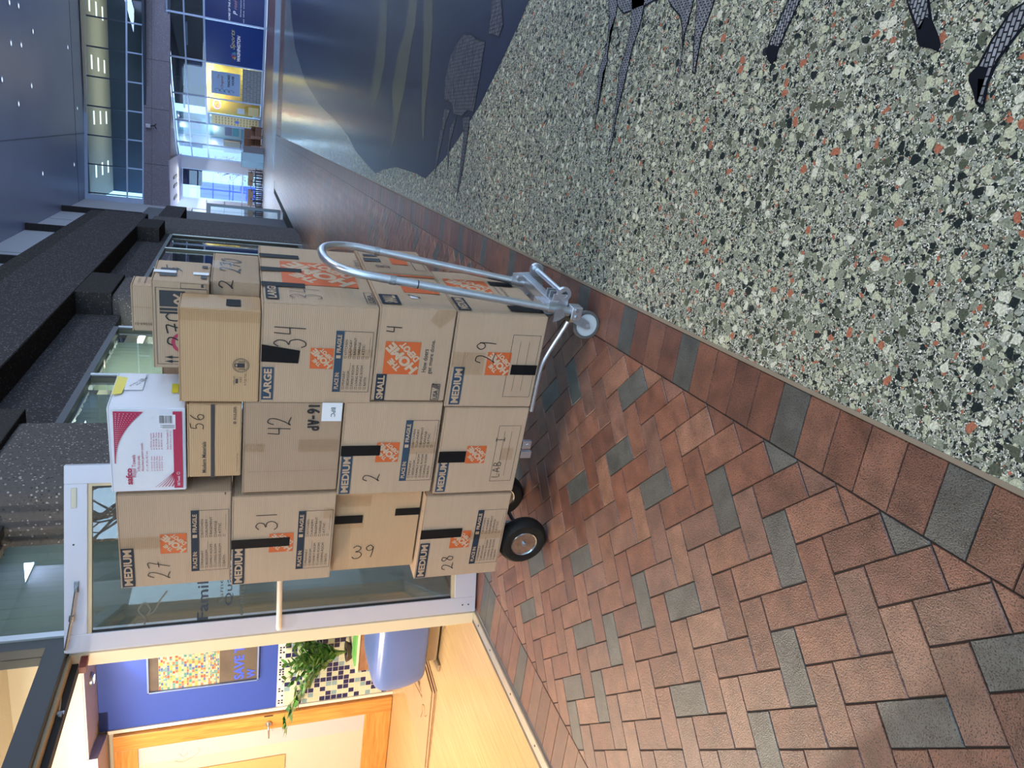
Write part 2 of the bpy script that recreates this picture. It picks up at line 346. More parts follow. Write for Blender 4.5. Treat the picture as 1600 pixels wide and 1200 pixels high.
# handwriting: strokes on a unit grid, x to the right, y up
HAND = {
 '1': [[(.5, 1), (.5, 0)]], '2': [[(.1, .75), (.3, 1), (.65, .95), (.7, .7), (.4, .3), (.05, .02), (.3, .1), (.85, .0)]],
 '3': [[(.1, .85), (.4, 1), (.7, .85), (.6, .62), (.3, .52), (.65, .48), (.8, .25), (.6, .02), (.25, -.02), (.05, .12)]],
 '4': [[(.2, 1), (.12, .55), (.2, .5), (.75, .52)], [(.72, 1), (.66, 0)]],
 '5': [[(.75, 1), (.25, .95)], [(.25, .95), (.2, .55), (.5, .58), (.7, .35), (.5, .05), (.1, .05)]],
 '6': [[(.65, 1), (.3, .7), (.12, .3), (.3, .02), (.6, .05), (.68, .3), (.45, .45), (.18, .3)]],
 '7': [[(.1, .95), (.75, 1), (.62, .6), (.4, 0)], [(.25, .5), (.85, .55)]],
 '8': [[(.7, .9), (.4, 1), (.2, .8), (.45, .55), (.72, .3), (.5, 0), (.2, .12), (.3, .4), (.6, .65), (.7, .9)]],
 '9': [[(.7, .8), (.45, 1), (.15, .8), (.3, .58), (.6, .62), (.72, .85)], [(.72, .85), (.66, .4), (.55, 0)]],
 '0': [[(.5, 1), (.2, .8), (.15, .3), (.4, 0), (.7, .2), (.78, .7), (.5, 1)]],
 'L': [[(.2, 1), (.2, 0), (.75, .02)]], 'A': [[(.05, 0), (.4, 1), (.75, 0)], [(.2, .4), (.62, .4)]],
 'B': [[(.15, 0), (.15, 1)], [(.15, 1), (.6, .9), (.5, .58), (.15, .52)], [(.15, .52), (.72, .4), (.65, .05), (.15, 0)]],
 'I': [[(.5, 1), (.5, 0)], [(.2, 1), (.8, 1)], [(.2, 0), (.85, 0)]],
 'P': [[(.2, 0), (.2, 1)], [(.2, 1), (.7, .9), (.65, .55), (.2, .5)]], '-': [[(.15, .45), (.8, .5)]], 'C': [[(.75, .85), (.45, 1), (.12, .6), (.2, .15), (.5, 0), (.8, .15)]],
}
def hand(face, key, s, x, z, h, wd=0.004, adv=0.75, rot=0.0, slant=0.0, ws=1.0):
    face.next()
    ca, sa = math.cos(rot), math.sin(rot)
    for i, ch in enumerate(s):
        for st in HAND.get(ch, []):
            pts = [(((i * adv + a * 0.85) * ws + slant * c) * h, c * h) for a, c in st]
            pts = [(x + a * ca - c * sa, z + a * sa + c * ca) for a, c in pts]
            face.stroke(key, smooth_line(pts, 5) if len(pts) > 2 else pts, wd)
# ================================================================ FLOOR
BASE = [(9.0,24.0),(9.0,9.0),(5.0,4.6),(2.2,3.9),(1.01,4.045),(0.843,4.19),(0.714,4.337),(0.48,4.645),(0.293,4.911),(0.063,5.36),(-0.095,5.707),(-0.283,6.267),(-0.266,6.656),(-0.265,7.598),(-0.332,8.274),(-0.409,8.795),(-0.333,9.562),(-0.223,10.531),(-0.054,11.344),(0.165,13.065),(0.464,15.98),(1.05,19.872),(2.127,24.292),(3.288,26.845),(5.447,29.63)]
OLIVE = [[(1.714,7.542),(1.073,7.65),(0.789,8.012),(0.442,8.137),(0.28,7.953),(0.039,7.937),(-0.211,8.047),(-0.209,8.001),(0.043,7.762),(0.277,7.633),(0.425,7.497),(0.748,7.398),(1.029,7.233),(1.647,7.181)],[(1.634,7.113),(0.957,6.851),(0.623,6.756),(0.337,6.667),(0.018,6.501),(0.019,6.47),(0.334,6.511),(0.607,6.477),(0.923,6.509),(1.568,6.757)],[(2.058,9.4),(1.202,9.287),(0.838,9.406),(0.549,9.559),(0.338,9.447),(0.335,9.208),(0.528,8.917),(0.795,8.711),(1.147,8.743),(1.982,8.99)]]
FISH = [[(0.795,5.505),(0.75,5.676),(0.67,5.815),(0.503,5.928),(0.323,5.873),(0.336,5.767),(0.305,5.636),(0.233,5.548),(0.218,5.322),(0.258,5.183),(0.244,5.031),(0.461,4.978),(0.693,4.939),(0.728,5.132),(0.775,5.294)],[(0.939,4.91),(0.724,4.887),(0.708,4.777),(0.686,4.668),(0.753,4.599),(0.911,4.7),(1.3,4.62),(1.55,4.85),(1.25,5.05)],[(0.293,5.841),(-0.045,5.96),(-0.266,5.949),(-0.088,5.876),(0.174,5.761),(0.276,5.653)],[(0.225,5.489),(0.146,5.629),(-0.002,5.64),(-0.206,5.543),(0.03,5.569),(0.218,5.458)],[(0.218,5.296),(0.095,5.23),(-0.156,5.223),(-0.373,5.243),(-0.193,5.154),(0.071,5.107),(0.231,5.098)]]
LEGS = [[(0.722,3.183),(0.627,3.131),(0.548,3.116),(0.49,3.117),(0.42,3.154),(0.297,3.132),(0.181,3.107),(0.242,3.094),(0.403,3.1),(0.441,3.076),(0.487,3.085),(0.572,3.095),(0.632,3.065),(0.707,3.072)],[(0.691,2.953),(0.579,2.917),(0.475,2.927),(0.402,2.956),(0.28,2.931),(0.049,2.926),(0.11,2.904),(0.215,2.906),(0.355,2.881),(0.489,2.863),(0.552,2.834),(0.627,2.823),(0.674,2.828)],[(0.714,3.119),(0.655,3.052),(0.627,2.998),(0.63,2.916),(0.635,2.813),(0.646,2.743),(0.66,2.725)],[(0.651,2.663),(0.614,2.626),(0.566,2.542),(0.514,2.503),(0.393,2.471),(0.327,2.479),(0.382,2.473),(0.501,2.48),(0.583,2.464),(0.624,2.465)],[(0.622,2.449),(0.452,2.41),(0.363,2.38),(0.36,2.361),(0.397,2.364),(0.485,2.368),(0.558,2.338),(0.606,2.328)],[(0.553,1.942),(0.492,1.968),(0.41,1.997),(0.381,1.977),(0.367,1.955),(0.379,1.941),(0.41,1.935),(0.456,1.92),(0.545,1.885)],[(0.494,1.51),(0.456,1.484),(0.418,1.454),(0.388,1.437),(0.373,1.422),(0.367,1.391),(0.358,1.368),(0.372,1.366),(0.393,1.379),(0.43,1.41),(0.484,1.438)],[(0.444,1.183),(0.427,1.218),(0.374,1.242),(0.321,1.256),(0.305,1.27),(0.292,1.267),(0.265,1.245),(0.243,1.232),(0.235,1.217),(0.239,1.208),(0.286,1.215),(0.33,1.208),(0.403,1.168)],[(0.74,3.2),(0.95,3.36),(1.5,3.3),(1.9,3.0),(1.85,2.6),(1.5,2.3),(1.0,2.2),(0.64,2.33)],[(0.57,1.95),(0.9,2.1),(1.5,2.0),(1.9,1.6),(1.7,1.2),(1.1,1.0),(0.47,1.17),(0.52,1.45)]]
HOOF = [[(0.425,1.988),(0.41,1.997),(0.381,1.977),(0.367,1.955),(0.379,1.941),(0.41,1.935),(0.417,1.941)],[(0.413,1.444),(0.388,1.437),(0.373,1.422),(0.367,1.391),(0.358,1.368),(0.372,1.366),(0.393,1.379),(0.43,1.41),(0.439,1.431),(0.412,1.434)],[(0.319,1.255),(0.298,1.263),(0.261,1.242),(0.241,1.227),(0.294,1.243),(0.293,1.227),(0.316,1.226),(0.32,1.248)]]
GREY = [(-1.457,2.696),(-1.161,2.389),(-1.148,2.097),(-0.99,1.715),(-1.763,2.548),(-1.605,2.017),(-2.409,3.025),(-2.096,3.004),(-1.447,1.786),(-2.084,2.395),(-1.921,2.161),(-2.396,2.395),(-2.229,2.158),(-1.75,1.629),(-2.509,2.217),(-0.951,1.498),(-0.991,1.707),(-0.987,1.407),(-1.289,1.256),(-1.567,1.283),(-1.12,0.878),(-0.861,0.777),(-0.732,1.064),(-0.726,1.509),(-0.835,2.393),(-1.016,2.926),(-1.127,2.405),(-1.113,3.046)]
GREYB = [(-2.534,3.601),(-2.673,3.491),(-2.666,2.945)]
U = 0.1055; U0 = -1.424; V0 = 0.092; R2 = math.sqrt(2)
def toxy(a, b):
    u = U0 + a * U; v = V0 + b * U
    return ((u + v) / R2, (v - u) / R2)
def toab(x, y):
    return (((x - y) / R2 - U0) / U, ((x + y) / R2 - V0) / U)
def clip(poly, ax, lim, keep_less):
    out = []
    for i in range(len(poly)):
        p, q = poly[i], poly[(i + 1) % len(poly)]
        ip = (p[ax] <= lim) if keep_less else (p[ax] >= lim); iq = (q[ax] <= lim) if keep_less else (q[ax] >= lim)
        if ip: out.append(p)
        if ip != iq:
            t = (lim - p[ax]) / (q[ax] - p[ax]); out.append((p[0] + t * (q[0] - p[0]), p[1] + t * (q[1] - p[1])))
    return out
REDS = [(0.165, 0.066, 0.042), (0.19, 0.080, 0.050), (0.21, 0.094, 0.060), (0.15, 0.062, 0.042), (0.225, 0.112, 0.074), (0.175, 0.088, 0.064)]
GREYC = (0.082, 0.086, 0.080)
fb = BM(); cl = fb.loops.layers.float_color.new('brick')
def lay(poly, col, relief=True):
    if len(poly) < 3: return
    ar = 0.5 * abs(sum(poly[i][0] * poly[(i + 1) % len(poly)][1] - poly[(i + 1) % len(poly)][0] * poly[i][1] for i in range(len(poly))))
    if ar < 2e-5: return
    n = len(poly); cx = sum(p[0] for p in poly) / n; cy = sum(p[1] for p in poly) / n
    k = max(0.0, 1 - 0.0018 / (math.sqrt(ar) * 0.5)); k2 = max(0.0, 1 - 0.0034 / (math.sqrt(ar) * 0.5))
    if not relief:
        f = fb.faces.new([fb.verts.new((cx + (x - cx) * k, cy + (y - cy) * k, 0)) for x, y in poly])
        for l in f.loops: l[cl] = (*col, 1)
        return
    tz = random.uniform(-0.0006, 0.0006)
    top = [fb.verts.new((cx + (x - cx) * k2, cy + (y - cy) * k2, tz)) for x, y in poly]
    low = [fb.verts.new((cx + (x - cx) * k, cy + (y - cy) * k, -0.0035)) for x, y in poly]
    fs = [fb.faces.new(top)] + [fb.faces.new((low[i], low[(i + 1) % n], top[(i + 1) % n], top[i])) for i in range(n)]
    for f in fs:
        for l in f.loops: l[cl] = (*col, 1)
XL, XR = -2.55, -0.712
greyset = set()
def brick_of(x, y):
    a, b = toab(x, y); fa, fb_ = math.floor(a), math.floor(b)
    for i0 in (fa, fa - 1):      # horizontal candidates cover (i0..i0+2, j..j+1)
        if (i0 + fb_) % 4 == 0: return ('H', i0, fb_)
    for j0 in (fb_, fb_ - 1):
        if (fa + j0) % 4 == 2: return ('V', fa, j0)
    return None
for gx, gy in GREY: greyset.add(brick_of(gx, gy))
a0, _ = toab(-2.9, 0); 
Y0, Y1 = -1.0, 36.0
for j in range(-60, 380):
    for i in range(-400, 60):
        s4 = (i + j) % 4
        if s4 == 0: q = ('H', i, j); pts = [(i, j), (i + 2, j), (i + 2, j + 1), (i, j + 1)]
        elif s4 == 2: q = ('V', i, j); pts = [(i, j), (i + 1, j), (i + 1, j + 2), (i, j + 2)]
        else: continue
        cx, cy = toxy(i + 1, j + 0.5)
        if cx < XL - 0.15 or cx > XR + 0.15 or cy < Y0 or cy > Y1: continue
        poly = [toxy(*p) for p in pts]
        poly = clip(clip(poly, 0, XL, False), 0, XR, True)
        random.seed(hash((i * 7919 + j * 104729)) & 0xffffff)
        known = 0.7 < cy < 3.3
        isg = (q in greyset) if known else (random.random() < 0.13)
        c = GREYC if isg else random.choice(REDS); f = random.uniform(1.08, 1.36)
        lay(poly, tuple(v * f for v in c), relief=cy < 9)
# soldier courses along the terrazzo and along the shop front
k = 0
P_ = 0.1095
for k in range(-18, 320):
    y = 0.913 + k * P_
    random.seed(900 + k)
    c = GREYC if k in (-5, 0, 5, 10, 14, 18, 23, 27) or (k > 27 and k % 5 == 2) or (k < -5 and k % 5 == 0) else random.choice(REDS[:4])
    f = random.uniform(0.9, 1.08)
    lay([(XR, y), (-0.518, y), (-0.518, y + P_), (XR, y + P_)], tuple(v * f for v in c), relief=y < 9)
for k in range(-18, 320):
    y = 0.70 + k * P_
    random.seed(300 + k)
    c = GREYC if any(abs((y + P_ / 2) - g[1] - (g[0] + 2.7) * 0) < 0.055 for g in GREYB) or (y > 4 and k % 6 == 1) or (y < 2 and k % 7 == 3) else random.choice(REDS)
    f = random.uniform(0.9, 1.1)
    lay([(-2.86, y), (XL, y), (XL, y + P_), (-2.86, y + P_)], tuple(v * f for v in c), relief=y < 9)
# far paving beyond the terrazzo, coarse courses
random.seed(5)
for i in range(60):
    for j in range(100):
        x0 = -8 + i * 0.42 + (j % 2) * 0.21; y0 = 36.0 + j * 0.3
        c = random.choice(REDS); lay([(x0, y0), (x0 + 0.42, y0), (x0 + 0.42, y0 + 0.3), (x0, y0 + 0.3)], c, False)
for j in range(56):
    for i in range(58):
        x0 = -0.5 + i * 0.3; y0 = 31.3 + j * 0.085
        if x0 > 14: continue
        c = random.choice(REDS); lay([(x0, y0), (x0 + 0.3, y0), (x0 + 0.3, y0 + 0.085), (x0, y0 + 0.085)], c, False)
for j in range(70):
    for i in range(24):
        x0 = -10 + i * 0.3; y0 = 28 + j * 0.115
        if x0 + 0.3 > -2.9: continue
        lay([(x0, y0), (x0 + 0.3, y0), (x0 + 0.3, y0 + 0.115), (x0, y0 + 0.115)], random.choice(REDS), False)
random.seed(11)
MB = brick_mat()
o = struct('floor', fb, MB)
grout = mat('grout', (0.022, 0.018, 0.015), 0.9, var=0.3, vscale=60)
sbox('floor', -12, -8, -0.25, 18, 66, -0.0036, grout)
TZ = terrazzo_mat()
bm = BM(); add_prism(bm, [(-0.505, -8), (16, -8), (16, 31.2), (-0.505, 31.2)], -0.2, 0.0); struct('floor', bm, TZ)
bm = BM(); add_box(bm, -0.518, -8, -0.02, -0.505, 31.2, 0.0012); add_box(bm, -0.518, 31.2, -0.02, 16, 31.213, 0.0012)
struct('trim_1', bm, mat('divider_strip', (0.30, 0.25, 0.19), 0.5, 0.4))
# pale pointed terrazzo inlay in the far paving
bm = BM()
e = [(-2.25, 37.2), (-0.9, 35.9), (0.9, 34.9), (2.8, 34.6), (6, 34.4), (10, 35), (10, 40), (5, 40.6), (2.6, 41.0), (0.6, 41.0), (-0.9, 39.9)]
add_prism(bm, e, -0.01, 0.004); tag(obj('pale_inlay', bm, mat('pale_terrazzo', (0.40, 0.46, 0.46), 0.18, var=0.15, vscale=30)), 'pale pointed terrazzo inlay in far paving in front of blue shop windows', 'floor inlay')

# ---- picture mosaic set into the terrazzo
mz = thing('floor_mosaic', 'dark blue picture mosaic of animal figures set in speckled terrazzo floor', 'mosaic', (2.0, 6.0, 0.0))
def flat_poly(name, pts, z, m, parent, rim=None, rim_t=0.012):
    bm = BM(); off = parent.location
    f = bm.faces.new([bm.verts.new((x - off.x, y - off.y, z)) for x, y in pts])
    bmesh.ops.triangulate(bm, faces=[f])
    o = obj(name, bm, m, parent); return o
def rimmed(name, pts, z, m, m2, parent, t):
    """a dark outlined figure: the whole shape in the line colour, the body set just inside it"""
    n = len(pts); off = parent.location
    area2 = sum(pts[i][0] * pts[(i + 1) % n][1] - pts[(i + 1) % n][0] * pts[i][1] for i in range(n)); sg = 1 if area2 > 0 else -1
    inn = []
    for i in range(n):
        p = Vector(pts[i]); a = (p - Vector(pts[i - 1])).normalized(); b = (Vector(pts[(i + 1) % n]) - p).normalized()
        nn = Vector((-(a + b).y, (a + b).x)); 
        nn = nn.normalized() if nn.length > 1e-6 else Vector((-a.y, a.x))
        inn.append(p + nn * t * sg)
    o = flat_poly(name, pts, z, m, parent)
    bm = BM(); f = bm.faces.new([bm.verts.new((x - off.x, y - off.y, z + 0.0008)) for x, y in inn]); bmesh.ops.triangulate(bm, faces=[f])
    obj(name + '_tesserae', bm, m2, o)
NAVY = inlay_mat('navy_inlay', (0.010, 0.014, 0.035), (0.018, 0.024, 0.05), (0.03, 0.04, 0.07), 8)
LINE = mat('black_inlay', (0.006, 0.007, 0.010), 0.25, var=0.3, vscale=200)
OLV = inlay_mat('olive_inlay', (0.085, 0.088, 0.06), (0.12, 0.118, 0.085), (0.05, 0.05, 0.04), 5)
GRY = inlay_mat('grey_inlay', (0.16, 0.17, 0.19), (0.30, 0.31, 0.34), (0.02, 0.02, 0.025), 26, 0.5, 0.28, 0.05)
GR2 = inlay_mat('slate_inlay', (0.085, 0.088, 0.105), (0.20, 0.20, 0.22), (0.02, 0.02, 0.03), 12, 0.6, 0.2, 0.06)
flat_poly('dark_water', BASE + [(9.5, 31.0), (9.5, 3.2)][:0], 0.0008, NAVY, mz)
for p in OLIVE: flat_poly('pale_streak', p, 0.0016, OLV, mz)
for i, p in enumerate(FISH): rimmed('figure', p, 0.0018, LINE, GR2, mz, 0.012)
for i, p in enumerate(LEGS): rimmed('limb', p, 0.0018, LINE, GRY, mz, 0.007)
# solid black hooves and joints at the ends of the nearer limbs
for c in HOOF: flat_poly('hoof', c, 0.0034, LINE, mz)

# ================================================================ SHELL OF THE CONCOURSE
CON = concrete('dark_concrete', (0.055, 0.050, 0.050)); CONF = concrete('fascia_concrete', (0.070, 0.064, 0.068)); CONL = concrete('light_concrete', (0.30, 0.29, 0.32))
CEIL = mat('ceiling_plaster', (0.23, 0.26, 0.39), 0.36, var=0.12, vscale=0.35, bump=0.02, bscale=2)
WHT = mat('white_panel', (0.62, 0.62, 0.66), 0.5, var=0.06, vscale=2)
sbox('ceiling', -6.6, -8, 10.55, 16.2, 56, 10.9, CEIL)
bm = BM(); add_box(bm, -2.2, -8, 10.535, -2.16, 56, 10.56); add_box(bm, -6.1, 50.4, 10.535, 16, 50.44, 10.56)
struct('trim_2', bm, mat('ceiling_joint', (0.12, 0.14, 0.2), 0.6))
# gallery wall high on the left with dark fins
sbox('wall_left', -6.4, -8, 4.4, -6.1, 53, 10.55, WHT)
for y in (10.5, 18.5, 30.2, 38.2, 45.6):
    bm = BM(); add_box(bm, -6.1, y, 5.2, -5.80, y + 0.22, 10.55, 0.01); tag(obj('wall_fin', bm, CON), 'dark concrete fin on the white upper wall under the blue ceiling', 'fin', 'fins on the upper wall')
bm = BM()
for y in (13, 21, 32.5, 42.5): add_box(bm, -6.12, y, 4.4, -6.094, y + 0.03, 10.5)
struct('trim_3', bm, mat('panel_joint', (0.1, 0.1, 0.12), 0.7))
# gallery slab and its fascia over the shop fronts
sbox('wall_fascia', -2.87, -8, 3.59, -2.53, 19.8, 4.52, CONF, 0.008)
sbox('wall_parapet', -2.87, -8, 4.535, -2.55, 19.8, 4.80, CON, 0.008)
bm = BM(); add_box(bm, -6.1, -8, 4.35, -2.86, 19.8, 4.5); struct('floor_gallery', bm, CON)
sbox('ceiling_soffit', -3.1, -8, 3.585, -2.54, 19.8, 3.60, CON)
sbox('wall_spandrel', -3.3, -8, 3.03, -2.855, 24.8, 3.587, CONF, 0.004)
for y in (5.2, 11.0, 17.6):
    bm = BM(); add_box(bm, -2.90, y, 3.14, -2.535, y + 1.35, 3.588, 0.012); tag(obj('cross_beam', bm, CON), 'dark concrete beam stub crossing the soffit above a column', 'beam', 'beam stubs over the columns')
def column(y0, y1, label, xf=-2.56, r=0.17, ztop=3.14):
    bm = BM(); pts = []
    for cx, cy, a in ((xf - r, y0 + r, -90), (xf - r, y1 - r, 0)):
        for k in range(9):
            t = math.radians(a + k * 90 / 8); pts.append((cx + r * math.cos(t), cy + r * math.sin(t)))
    pts = [(-3.05, y0)] + pts + [(-3.05, y1)]
    base = [(x, y) for x, y in pts]
    zs = [0.0, ztop - 0.06, ztop]
    rings = []
    for zi, z in enumerate(zs):
        k = 0.03 if zi == 2 else 0.0
        rings.append([bm.verts.new((min(x, xf - k) if k else x, max(min(y, y1 - k), y0 + k) if k else y, z)) for x, y in base])
    n = len(base)
    for a in range(len(rings) - 1):
        for i in range(n): bm.faces.new((rings[a][i], rings[a][(i + 1) % n], rings[a + 1][(i + 1) % n], rings[a + 1][i]))
    bm.faces.new(rings[0][::-1]); bm.faces.new(rings[-1])
    return tag(obj('concrete_column', bm, concrete('column_concrete', (0.115, 0.105, 0.105)), smooth=True), label, 'column', 'round cornered columns')
column(5.14, 6.42, 'round cornered speckled concrete column right behind the open glass door')
column(11.0, 12.4, 'round cornered concrete column mostly hidden behind the top boxes')
column(18.9, 21.6, 'round cornered dark concrete column at the far end of the shop front', -2.75, 0.35, 3.6)
sbox('wall_far_left', -5.2, 21.6, 0, -3.25, 27.2, 4.35, mat('navy_wall', (0.010, 0.009, 0.022), 0.5, var=0.2, vscale=3))
bm = BM(); add_box(bm, -2.88, 15, 0, -2.86, 18.9, 0.1); struct('baseboard_left', bm, mat('brown_base', (0.12, 0.06, 0.03), 0.5))

# ---- shop front glazing on the left
ALU = mat('silver_mullion', (0.55, 0.58, 0.60), 0.35, 0.6); DRK = mat('dark_frame', (0.050, 0.053, 0.055), 0.45, 0.2, var=0.1, vscale=4)
GL = glass('shop_glass', (0.94, 0.97, 0.96), 1.0)
def shop_window(n, y0, y1, z0=0.05, zt=2.98, head=0.075, left_mull=True):
    fr = BM(); add_box(fr, -2.93, y0, zt - 0.01, -2.85, y1, 3.04, 0.003); add_box(fr, -2.93, y0, 0.0, -2.85, y1, z0 + 0.03, 0.003)
    f = struct('window_%d' % n, fr, DRK)
    g = BM(); add_box(g, -2.90, y0, z0, -2.894, y1, zt); obj('glass_pane', g, GL, f)
    m = BM(); add_box(m, -2.95, y1 - 0.05, 0.0, -2.84, y1, zt, 0.004); obj('mullion', m, ALU, f)
    m = BM(); add_box(m, -2.95, y1 - 0.085, 0.0, -2.86, y1 - 0.05, zt, 0.002); obj('gasket', m, mat('black_gasket', (0.008, 0.008, 0.008), 0.6), f)
    return f
shop_window(1, 3.88, 5.52); shop_window(2, 6.42, 8.42); shop_window(3, 8.42, 10.42); shop_window(4, 12.4, 14.7); shop_window(5, 14.7, 17.0); shop_window(6, 17.0, 18.95)
def fabric(name, col, tr):
    m = bpy.data.materials.new(name); t, N, L, p = nodes(m); p.inputs['Base Color'].default_value = (*col, 1); p.inputs['Roughness'].default_value = 0.75
    a = N.new('ShaderNodeBsdfTranslucent'); a.inputs[0].default_value = (*col, 1); x = N.new('ShaderNodeMixShader'); x.inputs[0].default_value = tr
    L.new(p.outputs[0], x.inputs[1]); L.new(a.outputs[0], x.inputs[2]); L.new(x.outputs[0], N['Material Output'].inputs[0]); MATS[name] = m
    return m
BL = [fabric('blind_fabric', (0.30, 0.33, 0.30), 0.12), fabric('pale_blind_fabric', (0.52, 0.55, 0.48), 0.55)]
def blinds(y0, y1, label, m, step=0.105, zt=2.985, ang=0.62):
    t = thing('vertical_blind', label, 'blind', (-3.04, y0, 0.0), 0, None)
    b = BM(); add_box(b, -0.03, 0, zt, 0.03, y1 - y0, zt + 0.045, 0.004); obj('headrail', b, ALU, t)
    n = int((y1 - y0) / step)
    for i in range(n):
        b = BM(); hw = 0.062; c, s_ = math.cos(math.pi / 2 - ang), math.sin(math.pi / 2 - ang); yc = (i + 0.5) * step
        q = [(u_ * hw * c + (1 - u_ * u_) * 0.016 * s_, yc + u_ * hw * s_ - (1 - u_ * u_) * 0.016 * c) for u_ in (-1, -.5, 0, .5, 1)]
        vs0 = [b.verts.new((x, y, 0.02)) for x, y in q]; vs1 = [b.verts.new((x, y, zt - random.uniform(0.005, 0.03))) for x, y in q]
        for k in range(4): b.faces.new((vs0[k], vs0[k + 1], vs1[k + 1], vs1[k]))
        o = obj('slat', b, m, t); sm = o.modifiers.new('thickness', 'SOLIDIFY'); sm.thickness = 0.0015
    return t
blinds(3.96, 5.42, 'grey green vertical blind behind the glass just right of the open door', BL[0])
blinds(6.5, 8.3, 'grey vertical blind in first window past the round cornered column', BL[0], 0.13)
blinds(8.5, 10.3, 'pale vertical blind in second window past the column, beside small top box', BL[1], 0.13)
blinds(12.5, 14.5, 'pale vertical blind in far window left of the stack top', BL[1], 0.16)
sbox('wall_office_rear', -4.6, 5.80, 0, -4.5, 19, 3.05, mat('office_wall', (0.55, 0.55, 0.48), 0.7))
sbox('ceiling_office', -8.2, -1.0, 3.05, -2.95, 19, 3.2, mat('ceiling_tile', (0.62, 0.56, 0.47), 0.8, var=0.12, vscale=45, bump=0.3, bscale=90))
for y in (7.4, 9.4, 13.4, 15.6):
    bm = BM(); add_box(bm, -3.9, y - 0.6, 3.02, -3.72, y + 0.6, 3.05, 0.005)
    t = tag(obj('fluorescent_light', bm, mat('tube_light', (0.9, 0.95, 0.85), 0.5, emit=(0.85, 1.0, 0.86), es=6)), 'long lit ceiling light seen through the shop window blinds', 'ceiling light', 'office ceiling lights')
area('office_tube_glow', (-3.9, 8.4, 2.9), (-3.1, 8.4, 1.4), 3.0, 0.2, 130, (0.85, 1.0, 0.88))
area('office_tube_glow', (-3.9, 14.5, 2.9), (-3.1, 14.5, 1.4), 3.0, 0.2, 130, (0.85, 1.0, 0.88))

# ================================================================ OFFICE BEHIND THE OPEN DOOR
CRM = mat('cream_wall', (0.55, 0.48, 0.37), 0.65, var=0.03, vscale=2); BLU = mat('blue_wall', (0.026, 0.066, 0.37), 0.5, var=0.05, vscale=2)
sbox('wall_back', -8.2, 5.66, 0, -2.95, 5.80, 3.05, CRM)
sbox('wall_blue', -5.20, 5.645, 1.10, -3.0, 5.662, 2.56, BLU)
sbox('wall_left_office', -8.3, -1, 0, -8.2, 5.8, 3.05, CRM); sbox('wall_near_office', -8.2, -1.1, 0, -2.95, -1.0, 3.05, CRM)
sbox('wall_shop_front', -2.95, -1.1, 0, -2.85, 1.62, 3.05, mat('shop_front_panel', (0.30, 0.30, 0.27), 0.6))
sbox('wall_bulkhead', -8.2, 5.20, 2.575, -3.3, 5.655, 3.05, CRM)
sbox('ceiling_niche', -5.05, 5.205, 2.562, -3.3, 5.655, 2.575, mat('lavender_paint', (0.40, 0.34, 0.40), 0.6))
bm = BM(); add_prism(bm, [(-8.2, 5.2), (-5.05, 5.2), (-5.225, 5.655), (-8.2, 5.655)], 2.50, 2.575); struct('ceiling_niche_side', bm, MATS['lavender_paint'])
dl = thing('recessed_spotlight', 'small lit recessed spotlight in the lavender soffit above the blue wall', 'spotlight', (-4.45, 5.43, 2.55))
bm = BM(); add_lathe(bm, [(0.055, 0.01), (0.055, -0.006), (0.038, -0.014), (0.036, 0.0)]); obj('trim_ring', bm, mat('satin_steel', (0.5, 0.5, 0.5), 0.3, 1.0), dl, smooth=True)
bm = BM(); add_lathe(bm, [(0.0, -0.004), (0.034, -0.004), (0.034, 0.0)]); obj('lamp', bm, mat('lamp_glow', (1, 1, 1), 0.5, emit=(1, 0.97, 0.9), es=40), dl)
l = bpy.data.lights.new('spotlight_beam', 'SPOT'); l.energy = 8; l.color = (0.9, 0.93, 1.0); l.spot_size = math.radians(95); l.spot_blend = 0.6; l.shadow_soft_size = 0.03
o = bpy.data.objects.new('spotlight_beam', l); COL.objects.link(o); o.location = (-4.45, 5.40, 2.52); o.rotation_euler = (math.radians(14), 0, 0)
# office floor
bamboo = wood('bamboo', (0.44, 0.27, 0.12), (0.58, 0.40, 0.20), (9, 0.22, 1), 9, 0.28)
sbox('floor_office', -8.2, -1, -0.2, -2.955, 5.66, 0.0, bamboo)
th_ = thing('threshold', 'ribbed silver metal door threshold between brick and wood floor', 'threshold', (-2.905, 0, 0))
bm = BM()
prof = [(-0.065, 0.0), (-0.06, 0.006), (-0.03, 0.010), (0.02, 0.011), (0.045, 0.006), (0.05, 0.0)]
a = [bm.verts.new((x, -1, z)) for x, z in prof]; b = [bm.verts.new((x, 3.74, z)) for x, z in prof]
for i in range(len(prof) - 1): bm.faces.new((a[i], b[i], b[i + 1], a[i + 1]))
bm.faces.new(a); bm.faces.new(b[::-1]); obj('plate', bm, mat('threshold_metal', (0.52, 0.49, 0.43), 0.38, 0.7, var=0.15, vscale=20), th_)
bm = BM()
for i in range(4): add_box(bm, -0.058 + i * 0.006, -1, 0.006, -0.0555 + i * 0.006, 3.74, 0.0105); add_box(bm, 0.024 + i * 0.006, -1, 0.006, 0.0265 + i * 0.006, 3.74, 0.0105)
obj('ribs', bm, mat('rib_metal', (0.35, 0.32, 0.27), 0.4, 0.8), th_)
for y in (2.62, 3.0, 3.38, 3.62):
    bm = BM(); add_cyl(bm, (0, y, 0.009), (0, y, 0.0125), 0.006); obj('screw', bm, mat('dark_screw', (0.06, 0.05, 0.04), 0.4, 0.8), th_)
